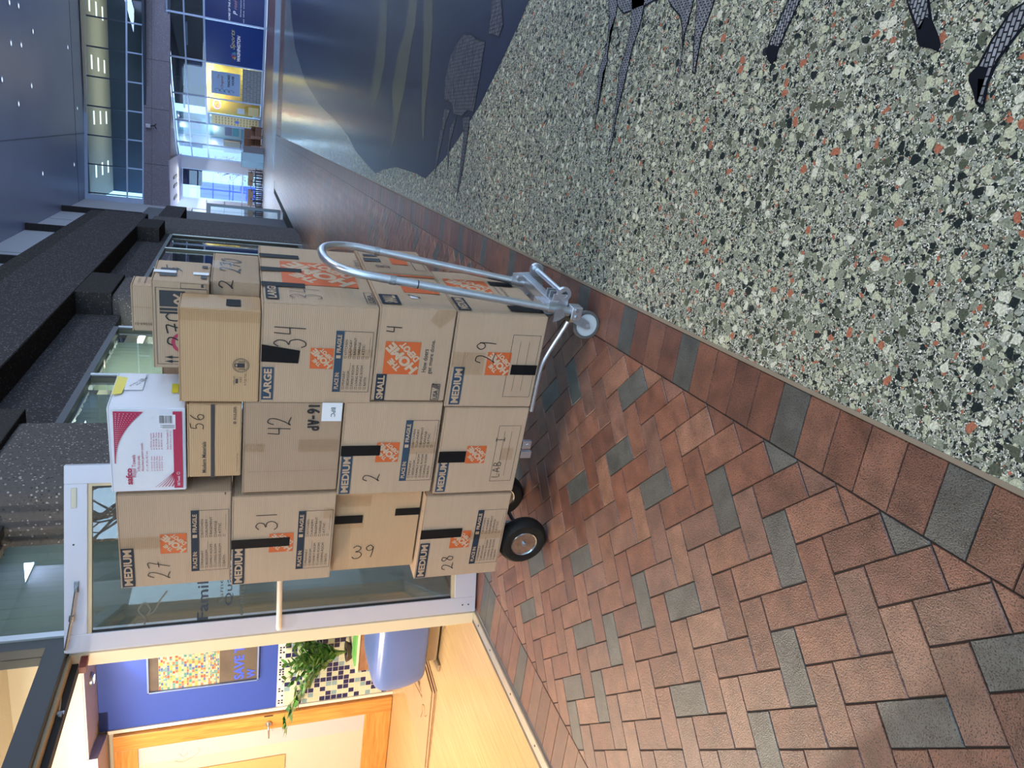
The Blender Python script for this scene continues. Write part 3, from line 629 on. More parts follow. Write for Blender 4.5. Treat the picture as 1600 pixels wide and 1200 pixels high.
# mosaic tiled dado under the blue wall
bm = BM(); tl = bm.loops.layers.float_color.new('tile')
TC_ = [(0.55, 0.58, 0.42), (0.015, 0.018, 0.085), (0.22, 0.34, 0.38), (0.55, 0.58, 0.42), (0.015, 0.018, 0.085)]
random.seed(21); s_ = 0.0545
for i in range(42):
    for j in range(18):
        x0 = -5.19 + i * s_; z0 = 0.06 + j * s_
        c = random.choice(TC_); e = 0.0028
        g = [bm.verts.new(v) for v in ((x0 + e, 5.641, z0 + e), (x0 + s_ - e, 5.641, z0 + e), (x0 + s_ - e, 5.641, z0 + s_ - e), (x0 + e, 5.641, z0 + s_ - e))]
        f = bm.faces.new(g)
        for l in f.loops: l[tl] = (*c, 1)
for i in range(84):
    for j in range(2):
        x0 = -5.19 + i * s_ / 2; z0 = 0.06 + 18 * s_ + j * s_ / 2
        c = TC_[1] if random.random() < 0.42 else (0.75, 0.74, 0.68); e = 0.005 if c == TC_[1] else 0.0015
        f = bm.faces.new([bm.verts.new(v) for v in ((x0 + e, 5.641, z0 + e), (x0 + s_ / 2 - e, 5.641, z0 + e), (x0 + s_ / 2 - e, 5.641, z0 + s_ / 2 - e), (x0 + e, 5.641, z0 + s_ / 2 - e))])
        for l in f.loops: l[tl] = (*c, 1)
tm = bpy.data.materials.new('glazed_tile'); t_, N_, L_, b_ = nodes(tm); at = N_.new('ShaderNodeAttribute'); at.attribute_name = 'tile'; L_.new(at.outputs['Color'], b_.inputs['Base Color']); b_.inputs['Roughness'].default_value = 0.2
gb = sbox('wall_tiled_dado', -5.195, 5.642, 0.05, -3.0, 5.66, 1.105, mat('tile_grout', (0.62, 0.60, 0.55), 0.8)); o = obj('mosaic_tiles', bm, tm, gb)
sbox('baseboard_back', -5.2, 5.635, 0, -3.0, 5.66, 0.055, mat('terracotta_base', (0.42, 0.24, 0.14), 0.6))
sbox('trim_4', -5.225, 5.63, 0, -5.19, 5.66, 2.50, mat('pale_edge', (0.72, 0.66, 0.58), 0.5))
# framed glass inner door
PINE = wood('pine', (0.52, 0.20, 0.045), (0.72, 0.32, 0.08), (14, 1, 0.9), 4, 0.35); PINEH = wood('pine_rail', (0.52, 0.20, 0.045), (0.72, 0.32, 0.08), (0.9, 1, 14), 4, 0.35)
idr = BM(); add_box(idr, -5.40, 5.60, 0.005, -5.235, 5.645, 2.455, 0.004); dr = struct('door_1', idr, PINE)
bm = BM(); add_box(bm, -6.45, 5.60, 0.005, -6.28, 5.645, 2.455, 0.004); obj('stile', bm, PINE, dr)
bm = BM(); add_box(bm, -6.28, 5.60, 2.265, -5.40, 5.645, 2.455, 0.004); obj('top_rail', bm, PINEH, dr)
bm = BM(); add_box(bm, -6.28, 5.60, 0.005, -5.40, 5.645, 0.265, 0.004); obj('bottom_rail', bm, PINEH, dr)
bm = BM(); add_box(bm, -6.28, 5.618, 0.265, -5.40, 5.626, 2.265); obj('frosted_pane', bm, mat('frosted_glass', (0.52, 0.48, 0.39), 0.35, var=0.04, vscale=1.5), dr)
bm = BM(); add_box(bm, -5.60, 5.616, 0.265, -5.40, 5.6178, 2.265); obj('clear_band', bm, mat('white_band', (0.48, 0.45, 0.46), 0.3), dr)
hn = BM(); add_cyl(hn, (-5.33, 5.60, 1.17), (-5.33, 5.585, 1.17), 0.028, seg=24); ho = obj('handle_rose', hn, MATS['satin_steel'], dr, smooth=True)
bm = BM(); add_tube(bm, [(-5.33, 5.60, 1.17), (-5.33, 5.55, 1.17), (-5.345, 5.54, 1.17), (-5.45, 5.54, 1.165)], [0.010, 0.010, 0.010, 0.006]); obj('lever', bm, MATS['satin_steel'], ho, smooth=True)
bm = BM(); add_box(bm, -5.25, 5.597, 1.13, -5.238, 5.60, 1.21); obj('latch_plate', bm, mat('dark_latch', (0.05, 0.05, 0.06), 0.3, 0.8), dr)
F = Face((0, 5.616, 0), (1, 0, 0), (0, 0, 1))
F.stroke('k', smooth_line([(-5.53, 1.93), (-5.56, 1.92), (-5.58, 1.90), (-5.56, 1.87), (-5.53, 1.87)]), 0.004); F.stroke('k', smooth_line([(-5.62, 1.97), (-5.64, 1.9), (-5.60, 1.82), (-5.54, 1.76), (-5.50, 1.78)]), 0.004)
F.disc('k', -5.49, 1.905, 0.006, seg=10); F.stroke('k', [(-5.55, 1.84), (-5.52, 1.84)], 0.003)
F.emit(dr, {'k': ('etched_squiggle', mat('etched_grey', (0.35, 0.33, 0.3), 0.5))})
# honey coloured panel seen through the frosted pane
pb = BM(); add_box(pb, -6.6, 5.605, 1.005, -5.745, 5.615, 1.98, 0.002)
tag(obj('wall_notice', pb, mat('honey_panel', (0.62, 0.36, 0.15), 0.5, var=0.06, vscale=3)), 'honey coloured panel on the frosted glass of the pine framed door', 'panel')
# framed poster
fr = thing('framed_poster', 'framed poster of small coloured patches with blue lettering on the blue wall', 'poster', (-4.635, 5.645, 1.27))
bm = BM()
for q in ((-0.20, 0, 0.40, 0.018), ): pass
for x0, z0, x1, z1 in ((-0.20, 0, 0.42, 0.014), (-0.20, 0.895, 0.42, 0.91), (-0.20, 0, -0.188, 0.91), (0.408, 0, 0.42, 0.91)): add_box(bm, x0, -0.03, z0, x1, 0, z1, 0.002)
obj('frame', bm, mat('blue_grey_frame', (0.22, 0.30, 0.55), 0.3, 0.3), fr)
bm = BM(); add_box(bm, -0.188, -0.012, 0.014, 0.408, -0.002, 0.895); obj('backing', bm, mat('poster_brown', (0.12, 0.095, 0.08), 0.25, var=0.5, vscale=5), fr)
bm = BM(); pl_ = bm.loops.layers.float_color.new('tile'); random.seed(4)
def patch(x0, z0, x1, z1, c, l=0.0):
    f = bm.faces.new([bm.verts.new((x, -0.0125 - l, z)) for x, z in ((x0, z0), (x1, z0), (x1, z1), (x0, z1))])
    for q in f.loops: q[pl_] = (*c, 1)
PC = [(0.75, 0.68, 0.35), (0.7, 0.62, 0.5), (0.6, 0.25, 0.15), (0.1, 0.4, 0.35), (0.12, 0.2, 0.55), (0.75, 0.7, 0.62), (0.65, 0.6, 0.15), (0.15, 0.45, 0.5), (0.5, 0.12, 0.1), (0.8, 0.75, 0.6)]
patch(-0.188, 0.33, 0.408, 0.82, (0.36, 0.33, 0.20))
zz = 0.335
while zz < 0.81:
    hh = random.uniform(0.012, 0.026); xx = -0.185
    while xx < 0.40:
        ww = random.uniform(0.012, 0.035); patch(xx, zz, min(xx + ww * 0.85, 0.405), min(zz + hh * 0.8, 0.818), tuple(v * 0.62 for v in random.choice(PC)), 0.0004); xx += ww
    zz += hh
obj('picture', bm, tm, fr)
F = Face((0, -0.0128, 0), (1, 0, 0), (0, 0, 1))
F.text('b', 'SAVE', -0.17, 0.125, 0.26, 0.085, 0.03); F.text('b', 'THE', 0.12, 0.125, 0.2, 0.085, 0.03); F.text('b', 'W', -0.17, 0.03, 0.1, 0.07, 0.03)
F.emit(fr, {'b': ('lettering', mat('poster_blue', (0.05, 0.10, 0.75), 0.4))})
# ottoman
ot = thing('ottoman', 'blue vinyl ottoman with rounded taper on low metal foot just inside the doorway', 'ottoman', (-3.60, 4.55, 0), 0.0)
bm = BM()
lv = [(0.10, 0.245), (0.13, 0.272), (0.26, 0.30), (0.38, 0.305), (0.455, 0.30), (0.50, 0.27), (0.52, 0.20)]
rings = []
for z, hw in lv:
    rg = []
    for k in range(32):
        t = 2 * math.pi * k / 32; c, s1 = math.cos(t), math.sin(t); p = 0.42
        rg.append(bm.verts.new((hw * 1.3 * math.copysign(abs(c) ** p, c), hw * math.copysign(abs(s1) ** p, s1), z)))
    rings.append(rg)
for i in range(len(rings) - 1):
    for k in range(32): bm.faces.new((rings[i][k], rings[i][(k + 1) % 32], rings[i + 1][(k + 1) % 32], rings[i + 1][k]))
bm.faces.new(rings[0][::-1]); bm.faces.new(rings[-1])
VIN = mat('blue_vinyl', (0.10, 0.16, 0.40), 0.32, bump=0.08, bscale=120, coat=0.2)
oo = obj('cushion', bm, VIN, ot, smooth=True); oo.modifiers.new('soft', 'SUBSURF').render_levels = 2
bm = BM(); ring = []
for k in range(33):
    t = 2 * math.pi * k / 32; c, s1 = math.cos(t), math.sin(t); p = 0.5; ring.append((0.308 * 1.265 * math.copysign(abs(c) ** p, c), 0.308 * math.copysign(abs(s1) ** p, s1) * 0.965, 0.395))
add_tube(bm, ring, 0.004, 8, False); obj('seam_piping', bm, mat('dark_vinyl', (0.06, 0.10, 0.26), 0.4), ot, smooth=True)
bm = BM()
for sx in (-1, 1):
    add_box(bm, sx * 0.20 - 0.03, -0.26, 0.0, sx * 0.20 + 0.03, 0.26, 0.02, 0.006)
add_box(bm, -0.17, -0.2, 0.018, 0.17, 0.2, 0.14, 0.01); obj('foot', bm, mat('tan_foot', (0.40, 0.29, 0.18), 0.4, 0.3), ot)
# low table with green magazine, planter and plant
tb = thing('planter_box', 'brown wooden planter box against the tiled wall behind the ottoman', 'planter', (-4.15, 5.40, 0))
bm = BM(); add_box(bm, -0.35, -0.22, 0, 0.5, 0.22, 0.455, 0.01); obj('body', bm, wood('brown_board', (0.22, 0.10, 0.05), (0.34, 0.17, 0.09), (2, 2, 9), 4, 0.5), tb)
bm = BM(); add_box(bm, -0.36, -0.23, 0.455, 0.51, 0.23, 0.475, 0.004); obj('rim', bm, mat('cream_rim', (0.66, 0.60, 0.42), 0.5), tb)
bm = BM(); add_box(bm, -0.25, -0.18, 0.4755, 0.15, -0.02, 0.49, 0.003); tag(obj('magazine', bm, mat('green_cover', (0.14, 0.42, 0.10), 0.4, var=0.3, vscale=8), loc=(-4.2, 5.37, 0)), 'green covered magazine lying flat behind the blue ottoman', 'magazine')
pp = thing('potted_plant', 'leafy green potted plant with arching stems in front of the blue and white tiles', 'plant', (-4.50, 5.46, 0.4755))
bm = BM(); add_lathe(bm, [(0.07, 0.0), (0.09, 0.04), (0.095, 0.045), (0.09, 0.05), (0.0, 0.04)]); obj('pot', bm, mat('dark_pot', (0.05, 0.035, 0.03), 0.4), pp, smooth=True)
bm = BM(); add_lathe(bm, [(0.0, 0.044), (0.088, 0.044)], 24); obj('soil', bm, mat('soil', (0.04, 0.025, 0.015), 0.9), pp)
LEAF = [mat('leaf_green', (0.055, 0.20, 0.035), 0.28, var=0.35, vscale=12, coat=0.3), mat('pale_leaf', (0.16, 0.32, 0.09), 0.3, var=0.4, vscale=12, coat=0.3)]
random.seed(17); STEM = mat('plant_stem', (0.14, 0.22, 0.05), 0.5)
for sidx in range(34):
    az = math.radians(random.uniform(160, 380)); L0 = random.uniform(0.36, 0.62); lean = random.uniform(0.1, 0.8)
    if sidx % 4 == 0: az = math.radians(random.uniform(170, 215)); lean = 0.95; L0 = 0.68
    pts = []; 
    for k in range(9):
        t = k / 8; rr = lean * L0 * (t ** 1.5); z = 0.04 + L0 * (t - 0.25 * lean * t * t)
        x, y = rr * math.cos(az), rr * math.sin(az) * 0.7
        y = min(y, 0.16)
        pts.append(Vector((x, y, z)))
    st = BM(); add_tube(st, pts, [0.006 - 0.0005 * k for k in range(9)], 6); so = obj('stem', st, STEM, pp, smooth=True)
    lb = BM()
    for k in range(2, 9):
        for sd in (-1, 1):
            p = pts[k]; tg = (pts[k] - pts[k - 1]).normalized(); side = tg.cross(Vector((0, 0, 1)))
            side = side.normalized() if side.length > 1e-3 else Vector((1, 0, 0))
            d = (tg * 0.75 + side * sd * 0.75 + Vector((0, 0, random.uniform(-0.3, 0.2)))).normalized(); ln = random.uniform(0.07, 0.11); wd = ln * 0.24
            nn = d.cross(Vector((random.uniform(-.4, .4), random.uniform(-.4, .4), 1))).normalized(); up = nn.cross(d)
            q = [p, p + d * ln * .3 + nn * wd + up * 0.004, p + d * ln * .65 + nn * wd * .85, p + d * ln, p + d * ln * .65 - nn * wd * .85, p + d * ln * .3 - nn * wd + up * 0.004]
            mid = lb.verts.new(p + d * ln * .5 - up * 0.005); vs = [lb.verts.new(v) for v in q]
            for a_ in range(6): lb.faces.new((vs[a_], vs[(a_ + 1) % 6], mid))
    obj('leaves', lb, LEAF[sidx % 2], so, smooth=True)
# flattened cardboard boxes on the office floor
fl = thing('flattened_box', 'flattened brown cardboard box with printed marks on office floor behind ottoman', 'flattened box', (-4.42, 4.72, 0), 0.0)
CBF = cardboard('flat_cardboard', (0.47, 0.29, 0.155))
bm = BM(); pts = [(-0.42, -0.42), (0.34, -0.36), (0.42, 0.22), (0.1, 0.42), (-0.3, 0.40)]
add_prism(bm, pts, 0.02, 0.027); obj('upper_sheet', bm, CBF, fl)
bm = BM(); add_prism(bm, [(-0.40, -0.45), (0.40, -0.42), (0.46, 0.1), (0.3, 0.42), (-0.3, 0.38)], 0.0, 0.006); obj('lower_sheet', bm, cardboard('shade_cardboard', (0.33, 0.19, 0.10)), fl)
bm = BM(); add_prism(bm, [(-0.38, -0.44), (0.36, -0.40), (0.44, 0.16), (-0.3, 0.3)], 0.009, 0.016); obj('middle_sheet', bm, CBF, fl)
F = Face((0, 0, 0.028), (0.1, -1, 0), (1, 0.1, 0))
F.text('k', 'this side up', -0.1, 0.02, 0.26, 0.03, 0.01, rot=0.2); F.frame('k', -0.12, 0.10, 0.10, 0.17, 0.004); F.rect('k', -0.10, 0.115, 0.06, 0.15)
F.stroke('k', smooth_line([(0.16, -0.1), (0.2, -0.02), (0.18, 0.03), (0.24, 0.06), (0.28, 0.0), (0.33, 0.05)]), 0.005); F.stroke('k', [(-0.3, -0.05), (-0.24, 0.0), (-0.1, -0.02), (-0.06, -0.08)], 0.004)
F.emit(fl, {'k': ('printed_marks', mat('brown_ink', (0.13, 0.07, 0.04), 0.6))})

# ================================================================ OPEN GLASS DOOR
PW = mat('anodised_white', (0.60, 0.60, 0.68), 0.36, 0.15, var=0.05, vscale=5); STOP = mat('cream_stop', (0.62, 0.52, 0.34), 0.5)
dx, dy = 0.968, 0.250
ang = math.atan2(dy, dx)
DR = BM(); add_box(DR, 0.0, -0.022, 0.012, 0.10, 0.022, 2.345, 0.003)
dro = struct('door_2', DR, PW); dro.location = (-2.865, 3.735, 0); dro.rotation_euler = (0, 0, ang); del dro['kind']
tag(dro, 'open glass door in white metal frame standing behind the left boxes', 'door')
bm = BM(); add_box(bm, 0.93, -0.022, 0.012, 1.03, 0.022, 2.345, 0.003); obj('lock_stile', bm, PW, dro)
bm = BM(); add_box(bm, 0.10, -0.022, 2.235, 0.93, 0.022, 2.345, 0.003); obj('top_rail', bm, PW, dro)
bm = BM(); add_box(bm, 0.10, -0.022, 0.012, 0.93, 0.022, 0.155, 0.003); obj('bottom_rail', bm, PW, dro)
bm = BM(); add_box(bm, 0.10, -0.016, 2.215, 0.93, 0.016, 2.235); add_box(bm, 0.915, -0.016, 0.155, 0.93, 0.016, 2.215); add_box(bm, 0.10, -0.018, 0.155, 0.93, 0.016, 0.178)
obj('glazing_stop', bm, STOP, dro)
bm = BM(); add_box(bm, 0.10, -0.004, 0.175, 0.918, 0.004, 2.218); obj('glass_pane', bm, glass('door_glass', (0.85, 0.86, 0.83), 2.6), dro)
bm = BM(); add_box(bm, 0.10, -0.012, 0.175, 0.106, 0.012, 2.218); obj('gasket', bm, MATS['black_gasket'], dro)
bm = BM(); add_tube(bm, [(0.04, -0.03, 1.245), (0.045, -0.07, 1.245), (0.07, -0.085, 1.245), (0.96, -0.085, 1.245), (0.985, -0.07, 1.245), (0.99, -0.03, 1.245)], 0.0165, 16)
obj('push_bar', bm, mat('cream_bar', (0.74, 0.68, 0.58), 0.35, 0.2), dro, smooth=True)
F = Face((0, -0.0045, 0), (1, 0, 0), (0, 0, 1), 0.0003)
F.text('k', 'Family and', 0.112, 1.612, 0.47, 0.078, 0.012); F.text('g', 'Same Day', 0.205, 1.545, 0.27, 0.030, 0.0); F.text('k', 'Quality', 0.182, 1.492, 0.30, 0.050, 0.004); F.text('g', 'Morning Treatment', 0.065, 1.432, 0.55, 0.036, 0.0)
F.stroke('s', smooth_line([(0.125, 2.01), (0.14, 1.98), (0.13, 1.94)]), 0.006); F.stroke('s', smooth_line([(0.115, 1.96), (0.15, 1.955), (0.20, 1.99), (0.24, 1.96), (0.20, 1.93), (0.17, 1.945), (0.19, 1.91), (0.25, 1.88), (0.30, 1.845)]), 0.009)
F.emit(dro, {'k': ('window_lettering', mat('dark_vinyl_letter', (0.03, 0.045, 0.07), 0.5)), 'g': ('small_lettering', mat('grey_vinyl_letter', (0.10, 0.12, 0.11), 0.5)), 's': ('script_mark', mat('olive_letter', (0.13, 0.13, 0.10), 0.5))})
bm = BM(); add_box(bm, 0.34, -0.030, 2.275, 0.40, -0.022, 2.297, 0.002); add_box(bm, 0.345, -0.05, 2.28, 0.37, -0.03, 2.292); cb = obj('closer_shoe', bm, mat('chrome', (0.30, 0.31, 0.33), 0.25, 0.8), dro)
bm = BM(); add_tube(bm, [(0.355, -0.045, 2.286), (0.20, -0.05, 2.305), (0.03, -0.04, 2.335)], 0.007, 10); add_tube(bm, [(0.19, -0.05, 2.306), (0.22, -0.05, 2.303)], 0.013, 10); obj('closer_arm', bm, MATS['chrome'], dro, smooth=True)
bm = BM(); add_box(bm, 0.80, -0.026, 2.285, 0.91, -0.022, 2.312, 0.004); obj('latch_cover', bm, mat('cream_plastic', (0.6, 0.58, 0.48), 0.4), dro)
for x, z in ((0.60, 2.30), (0.05, 0.06), (0.05, 0.10)):
    bm = BM(); add_cyl(bm, (x, -0.024, z), (x, -0.0215, z), 0.005, seg=10); obj('screw', bm, MATS['dark_screw'], dro)
# jamb, head and transom of the entrance
sbox('door_frame', -2.975, 3.745, 0, -2.895, 3.79, 2.33, mat('jamb_cream', (0.70, 0.60, 0.42), 0.5), 0.002)
sbox('trim_5', -2.98, 3.79, 0, -2.86, 3.86, 3.03, DRK, 0.003); sbox('trim_6', -2.97, 3.86, 0, -2.845, 3.905, 3.0, ALU, 0.003)
sbox('trim_7', -3.0, -1.0, 2.335, -2.855, 3.80, 2.445, DRK, 0.003)
sbox('trim_8', -2.96, -1.0, 2.318, -2.90, 3.745, 2.336, mat('tan_seal', (0.45, 0.36, 0.24), 0.6)); sbox('trim_9', -3.01, -1.0, 2.285, -2.955, 3.745, 2.336, MATS['black_gasket'])
bm = BM(); add_box(bm, -2.925, -1.0, 2.44, -2.918, 3.79, 3.03); struct('window_7', bm, GL)
bm = BM(); add_prism(bm, [(-2.955, 3.66), (-2.915, 3.66), (-2.90, 3.735), (-2.93, 3.74)], 2.235, 2.27); tag(obj('hinge_guard', bm, mat('oxblood_paint', (0.17, 0.03, 0.02), 0.45)), 'dark red hinge bracket at the top of the open door frame', 'bracket')
ca = thing('closer_linkage', 'thin tan rod linkage hanging from the dark door head inside the entrance', 'door closer', (-2.95, 3.68, 2.345))
bm = BM(); add_tube(bm, [(0.04, 0.03, 0.0), (0.01, -0.12, -0.015), (-0.01, -0.29, -0.035)], 0.006, 8); obj('rod', bm, mat('tan_rod', (0.5, 0.38, 0.24), 0.4, 0.4), ca, smooth=True)
bm = BM(); add_cyl(bm, (-0.01, -0.30, -0.06), (-0.01, -0.30, -0.02), 0.014); add_box(bm, -0.03, -0.34, -0.055, 0.01, -0.31, -0.04, 0.003); obj('knuckle', bm, MATS['chrome'], ca)
db = thing('door_bumper', 'small black and teal door fitting under the dark entrance head at photo corner', 'door fitting', (-3.05, 2.92, 2.27))
bm = BM(); add_cyl(bm, (0, 0, -0.03), (0, 0, 0.012), 0.02); obj('cap', bm, mat('black_plastic', (0.01, 0.01, 0.01), 0.3), db, smooth=True)
bm = BM(); add_box(bm, -0.05, -0.10, -0.03, 0.03, -0.02, 0.0, 0.006); obj('body', bm, mat('teal_metal', (0.02, 0.09, 0.12), 0.35, 0.4), db)
# ================================================================ CART AND BOXES (local frame: x right, y deeper, z up)
O_ = Vector((-0.625, 2.715, 0.0)); ROT = math.radians(-7.2)
def W(x, y, z=0.0):
    c, s1 = math.cos(ROT), math.sin(ROT); return (O_.x + x * c - y * s1, O_.y + x * s1 + y * c, z)
cart = thing('platform_cart', 'aluminium convertible platform cart with tall U handle carrying the stacked boxes', 'cart', W(0, 0), ROT)
AL = mat('cart_aluminium', (0.60, 0.62, 0.66), 0.30, 0.9, var=0.12, vscale=25); ALD = mat('worn_aluminium', (0.40, 0.41, 0.43), 0.42, 0.9, var=0.25, vscale=30); RUB = mat('tyre_rubber', (0.016, 0.014, 0.012), 0.6, spec=0.2, var=0.25, vscale=30, bump=0.15, bscale=60)
def arc_pts(p0, p1, p2, n=8):
    p0, p1, p2 = Vector(p0), Vector(p1), Vector(p2)
    return [p0 * (1 - t) ** 2 + p1 * 2 * t * (1 - t) + p2 * t * t for t in [k / n for k in range(n + 1)]]
# U handle leaning slightly outwards
n0 = Vector((0.012, 0.035, 0.13)); n1 = Vector((0.098, 0.075, 1.00)); f0 = Vector((0.018, 0.40, 0.26)); f1 = Vector((0.106, 0.455, 1.02))
bm = BM(); pts = [n0, n0.lerp(n1, 0.5), n1] + arc_pts(n1, (0.115, 0.075, 1.185), (0.118, 0.27, 1.185), 8)[1:] + arc_pts((0.118, 0.27, 1.185), (0.115, 0.455, 1.185), f1, 8)[1:] + [f1.lerp(f0, 0.5), f0]
add_tube(bm, pts, 0.0168, 16); obj('handle', bm, AL, cart, smooth=True)
for a, b, t in ((n0, n1, 0.905), (f0, f1, 0.87)):
    p = a.lerp(b, t); q = a.lerp(b, t + 0.028)
    bm = BM(); add_tube(bm, [p, q], 0.0195, 16); add_cyl(bm, p.lerp(q, .5) + Vector((0.0, -0.024, 0)), p.lerp(q, .5) + Vector((0.0, 0.0, 0)), 0.006, seg=8); obj('clamp', bm, ALD, cart, smooth=True)
p = n0.lerp(n1, 0.80); bm = BM(); add_tube(bm, [p, p + Vector((0.0004, 0.0002, 0.004))], 0.0174, 16); obj('joint_ring', bm, MATS['black_gasket'], cart)
for a, b in ((n0, n1), (f0, f1)):
    d = (b - a).normalized(); bm = BM(); add_tube(bm, [a - d * 0.02, a + d * (0.13 if a is n0 else 0.045)], 0.0215, 16); obj('socket', bm, ALD, cart, smooth=True)
# end brackets, square cross bar and pivot rod at the handle end
bm = BM(); pl = [(-0.03, 0.262), (0.03, 0.262), (0.034, 0.225), (0.0, 0.21), (-0.02, 0.235)]
for y0 in (0.0,):
    a = [bm.verts.new((x, 0.012, z - 0.03)) for x, z in pl]; b = [bm.verts.new((x, 0.022, z - 0.03)) for x, z in pl]; bm.faces.new(a); bm.faces.new(b[::-1])
    for i in range(5): bm.faces.new((a[i], a[(i + 1) % 5], b[(i + 1) % 5], b[i]))
obj('near_bracket', bm, ALD, cart)
bm = BM(); pl = [(-0.11, 0.33), (0.06, 0.33), (0.07, 0.25), (0.02, 0.17), (-0.08, 0.19)]
a = [bm.verts.new((x, 0.39, z - 0.03)) for x, z in pl]; b = [bm.verts.new((x, 0.402, z - 0.03)) for x, z in pl]; bm.faces.new(a); bm.faces.new(b[::-1])
for i in range(5): bm.faces.new((a[i], a[(i + 1) % 5], b[(i + 1) % 5], b[i]))
fbk = obj('far_bracket', bm, AL, cart)
for x, z in ((-0.04, 0.21), (0.02, 0.20), (0.04, 0.27), (-0.02, 0.27)):
    bm = BM(); add_cyl(bm, (x, 0.376, z), (x, 0.39, z), 0.013, seg=6); obj('bolt', bm, ALD, fbk)
bm = BM(); add_box(bm, 0.012, 0.05, 0.205, 0.055, 0.43, 0.25, 0.004); obj('cross_bar', bm, AL, cart)
bm = BM(); add_cyl(bm, (0.085, 0.07, 0.185), (0.085, 0.40, 0.185), 0.013, seg=18); obj('pivot_rod', bm, AL, cart, smooth=True)
for y in (0.06, 0.40):
    bm = BM(); M_ = Matrix.Translation((0.085, y, 0.185)) @ Matrix.Rotation(math.pi / 2, 4, 'X'); add_lathe(bm, [(0.014, -0.01), (0.031, -0.01), (0.033, 0.0), (0.031, 0.01), (0.014, 0.01), (0.014, -0.01)], 24, M_); obj('eyelet', bm, AL, cart, smooth=True)
for i, y in enumerate((0.052, 0.095, 0.13)):
    bm = BM(); add_box(bm, 0.03, y, 0.16, 0.085, y + 0.005, 0.235, 0.001); obj('lug', bm, AL, cart)
bm = BM(); add_box(bm, 0.0, 0.06, 0.235, 0.04, 0.115, 0.275, 0.003); lt = obj('latch_block', bm, AL, cart)
bm = BM(); add_cyl(bm, (0.02, 0.054, 0.255), (0.02, 0.06, 0.255), 0.009, seg=12); obj('rivet', bm, ALD, lt)
bm = BM(); add_box(bm, 0.008, 0.115, 0.250, 0.034, 0.16, 0.276, 0.002); obj('spring_catch', bm, AL, cart)
bm = BM(); add_box(bm, -0.012, 0.005, 0.105, 0.045, 0.06, 0.155, 0.004); cc = obj('caster_block', bm, AL, cart)
for x, z in ((0.002, 0.13), (0.032, 0.135)):
    bm = BM(); add_cyl(bm, (x, -0.004, z), (x, 0.006, z), 0.009, seg=6); obj('bolt', bm, ALD, cc)
# platform: side rails, deck slats, curved lower tube
for y in (0.13, 0.40):
    bm = BM(); add_box(bm, -1.33, y, 0.215, -0.05, y + 0.035, 0.245, 0.004); obj('side_rail', bm, ALD, cart)
bm = BM()
for i in range(11): add_box(bm, -1.36 + i * 0.122, 0.06, 0.245, -1.36 + i * 0.122 + 0.10, 0.52, 0.258, 0.003)
obj('deck', bm, AL, cart)
for yy in (0.004, 0.45):
    bm = BM(); add_tube(bm, smooth_line([(-0.02, yy, 0.165), (-0.07, yy, 0.185), (-0.14, yy, 0.215), (-0.22, yy, 0.243), (-0.30, yy, 0.249), (-0.46, yy, 0.249)], 4), 0.0105, 12); obj('curved_tube', bm, AL, cart, smooth=True)
bm = BM(); add_box(bm, -0.66, 0.0, 0.215, -0.62, 0.02, 0.258, 0.002); add_box(bm, -0.71, 0.0, 0.205, -0.675, 0.02, 0.258, 0.002); add_cyl(bm, (-0.64, -0.004, 0.232), (-0.64, 0.0, 0.232), 0.009, seg=10); obj('hinge_plate', bm, AL, cart)
# casters
def caster(x, y, th0, r=0.060):
    a = Vector((math.cos(th0), math.sin(th0), 0)); s1 = Vector((-a.y, a.x, 0)); c = Vector((x, y, r))
    M_ = Matrix.Translation(c) @ Matrix(((a.x, 0, s1.x, 0), (a.y, 0, s1.y, 0), (0, 1, 0, 0), (0, 0, 0, 1)))
    bm = BM(); add_lathe(bm, [(r * .8, -.014), (r * .96, -.014), (r, -.008), (r, .008), (r * .96, .014), (r * .8, .014), (r * .8, -.014)], 40, M_); wh = obj('caster_wheel', bm, mat('grey_tread', (0.10, 0.10, 0.095), 0.45), cart, smooth=True)
    bm = BM(); add_lathe(bm, [(0.012, -.010), (r * .8, -.010), (r * .8, .010), (0.012, .010), (0.012, -.010)], 32, M_); obj('rim', bm, mat('pale_rim', (0.55, 0.57, 0.58), 0.4), wh, smooth=True)
    for q in (-1, 1):
        bm = BM(); o3 = s1 * 0.02 * q; top = c + Vector((0, 0, r + 0.018)) - a * 0.035
        p = [c + a * 0.014 - Vector((0, 0, 0.014)), c + a * 0.016 + Vector((0, 0, 0.012)), top + a * 0.022, top - a * 0.026, c - a * 0.016 - Vector((0, 0, 0.004))]
        A = [bm.verts.new(v + o3) for v in p]; B_ = [bm.verts.new(v + o3 * 1.12) for v in p]; bm.faces.new(A); bm.faces.new(B_[::-1])
        for i in range(5): bm.faces.new((A[i], A[(i + 1) % 5], B_[(i + 1) % 5], B_[i]))
        obj('fork_leg', bm, ALD, wh)
    bm = BM(); add_cyl(bm, c - s1 * 0.026, c + s1 * 0.026, 0.008, seg=12); obj('axle_bolt', bm, AL, wh)
    top = c + Vector((0, 0, r + 0.018)) - a * 0.035
    bm = BM(); add_cyl(bm, top - Vector((0, 0, .002)), top + Vector((0, 0, 0.012)), 0.030, seg=24); obj('swivel_plate', bm, mat('zinc_gold', (0.55, 0.48, 0.30), 0.35, 0.9), wh, smooth=True)
caster(-0.040, 0.032, math.radians(188), 0.0625); caster(-0.10, 0.44, math.radians(170))
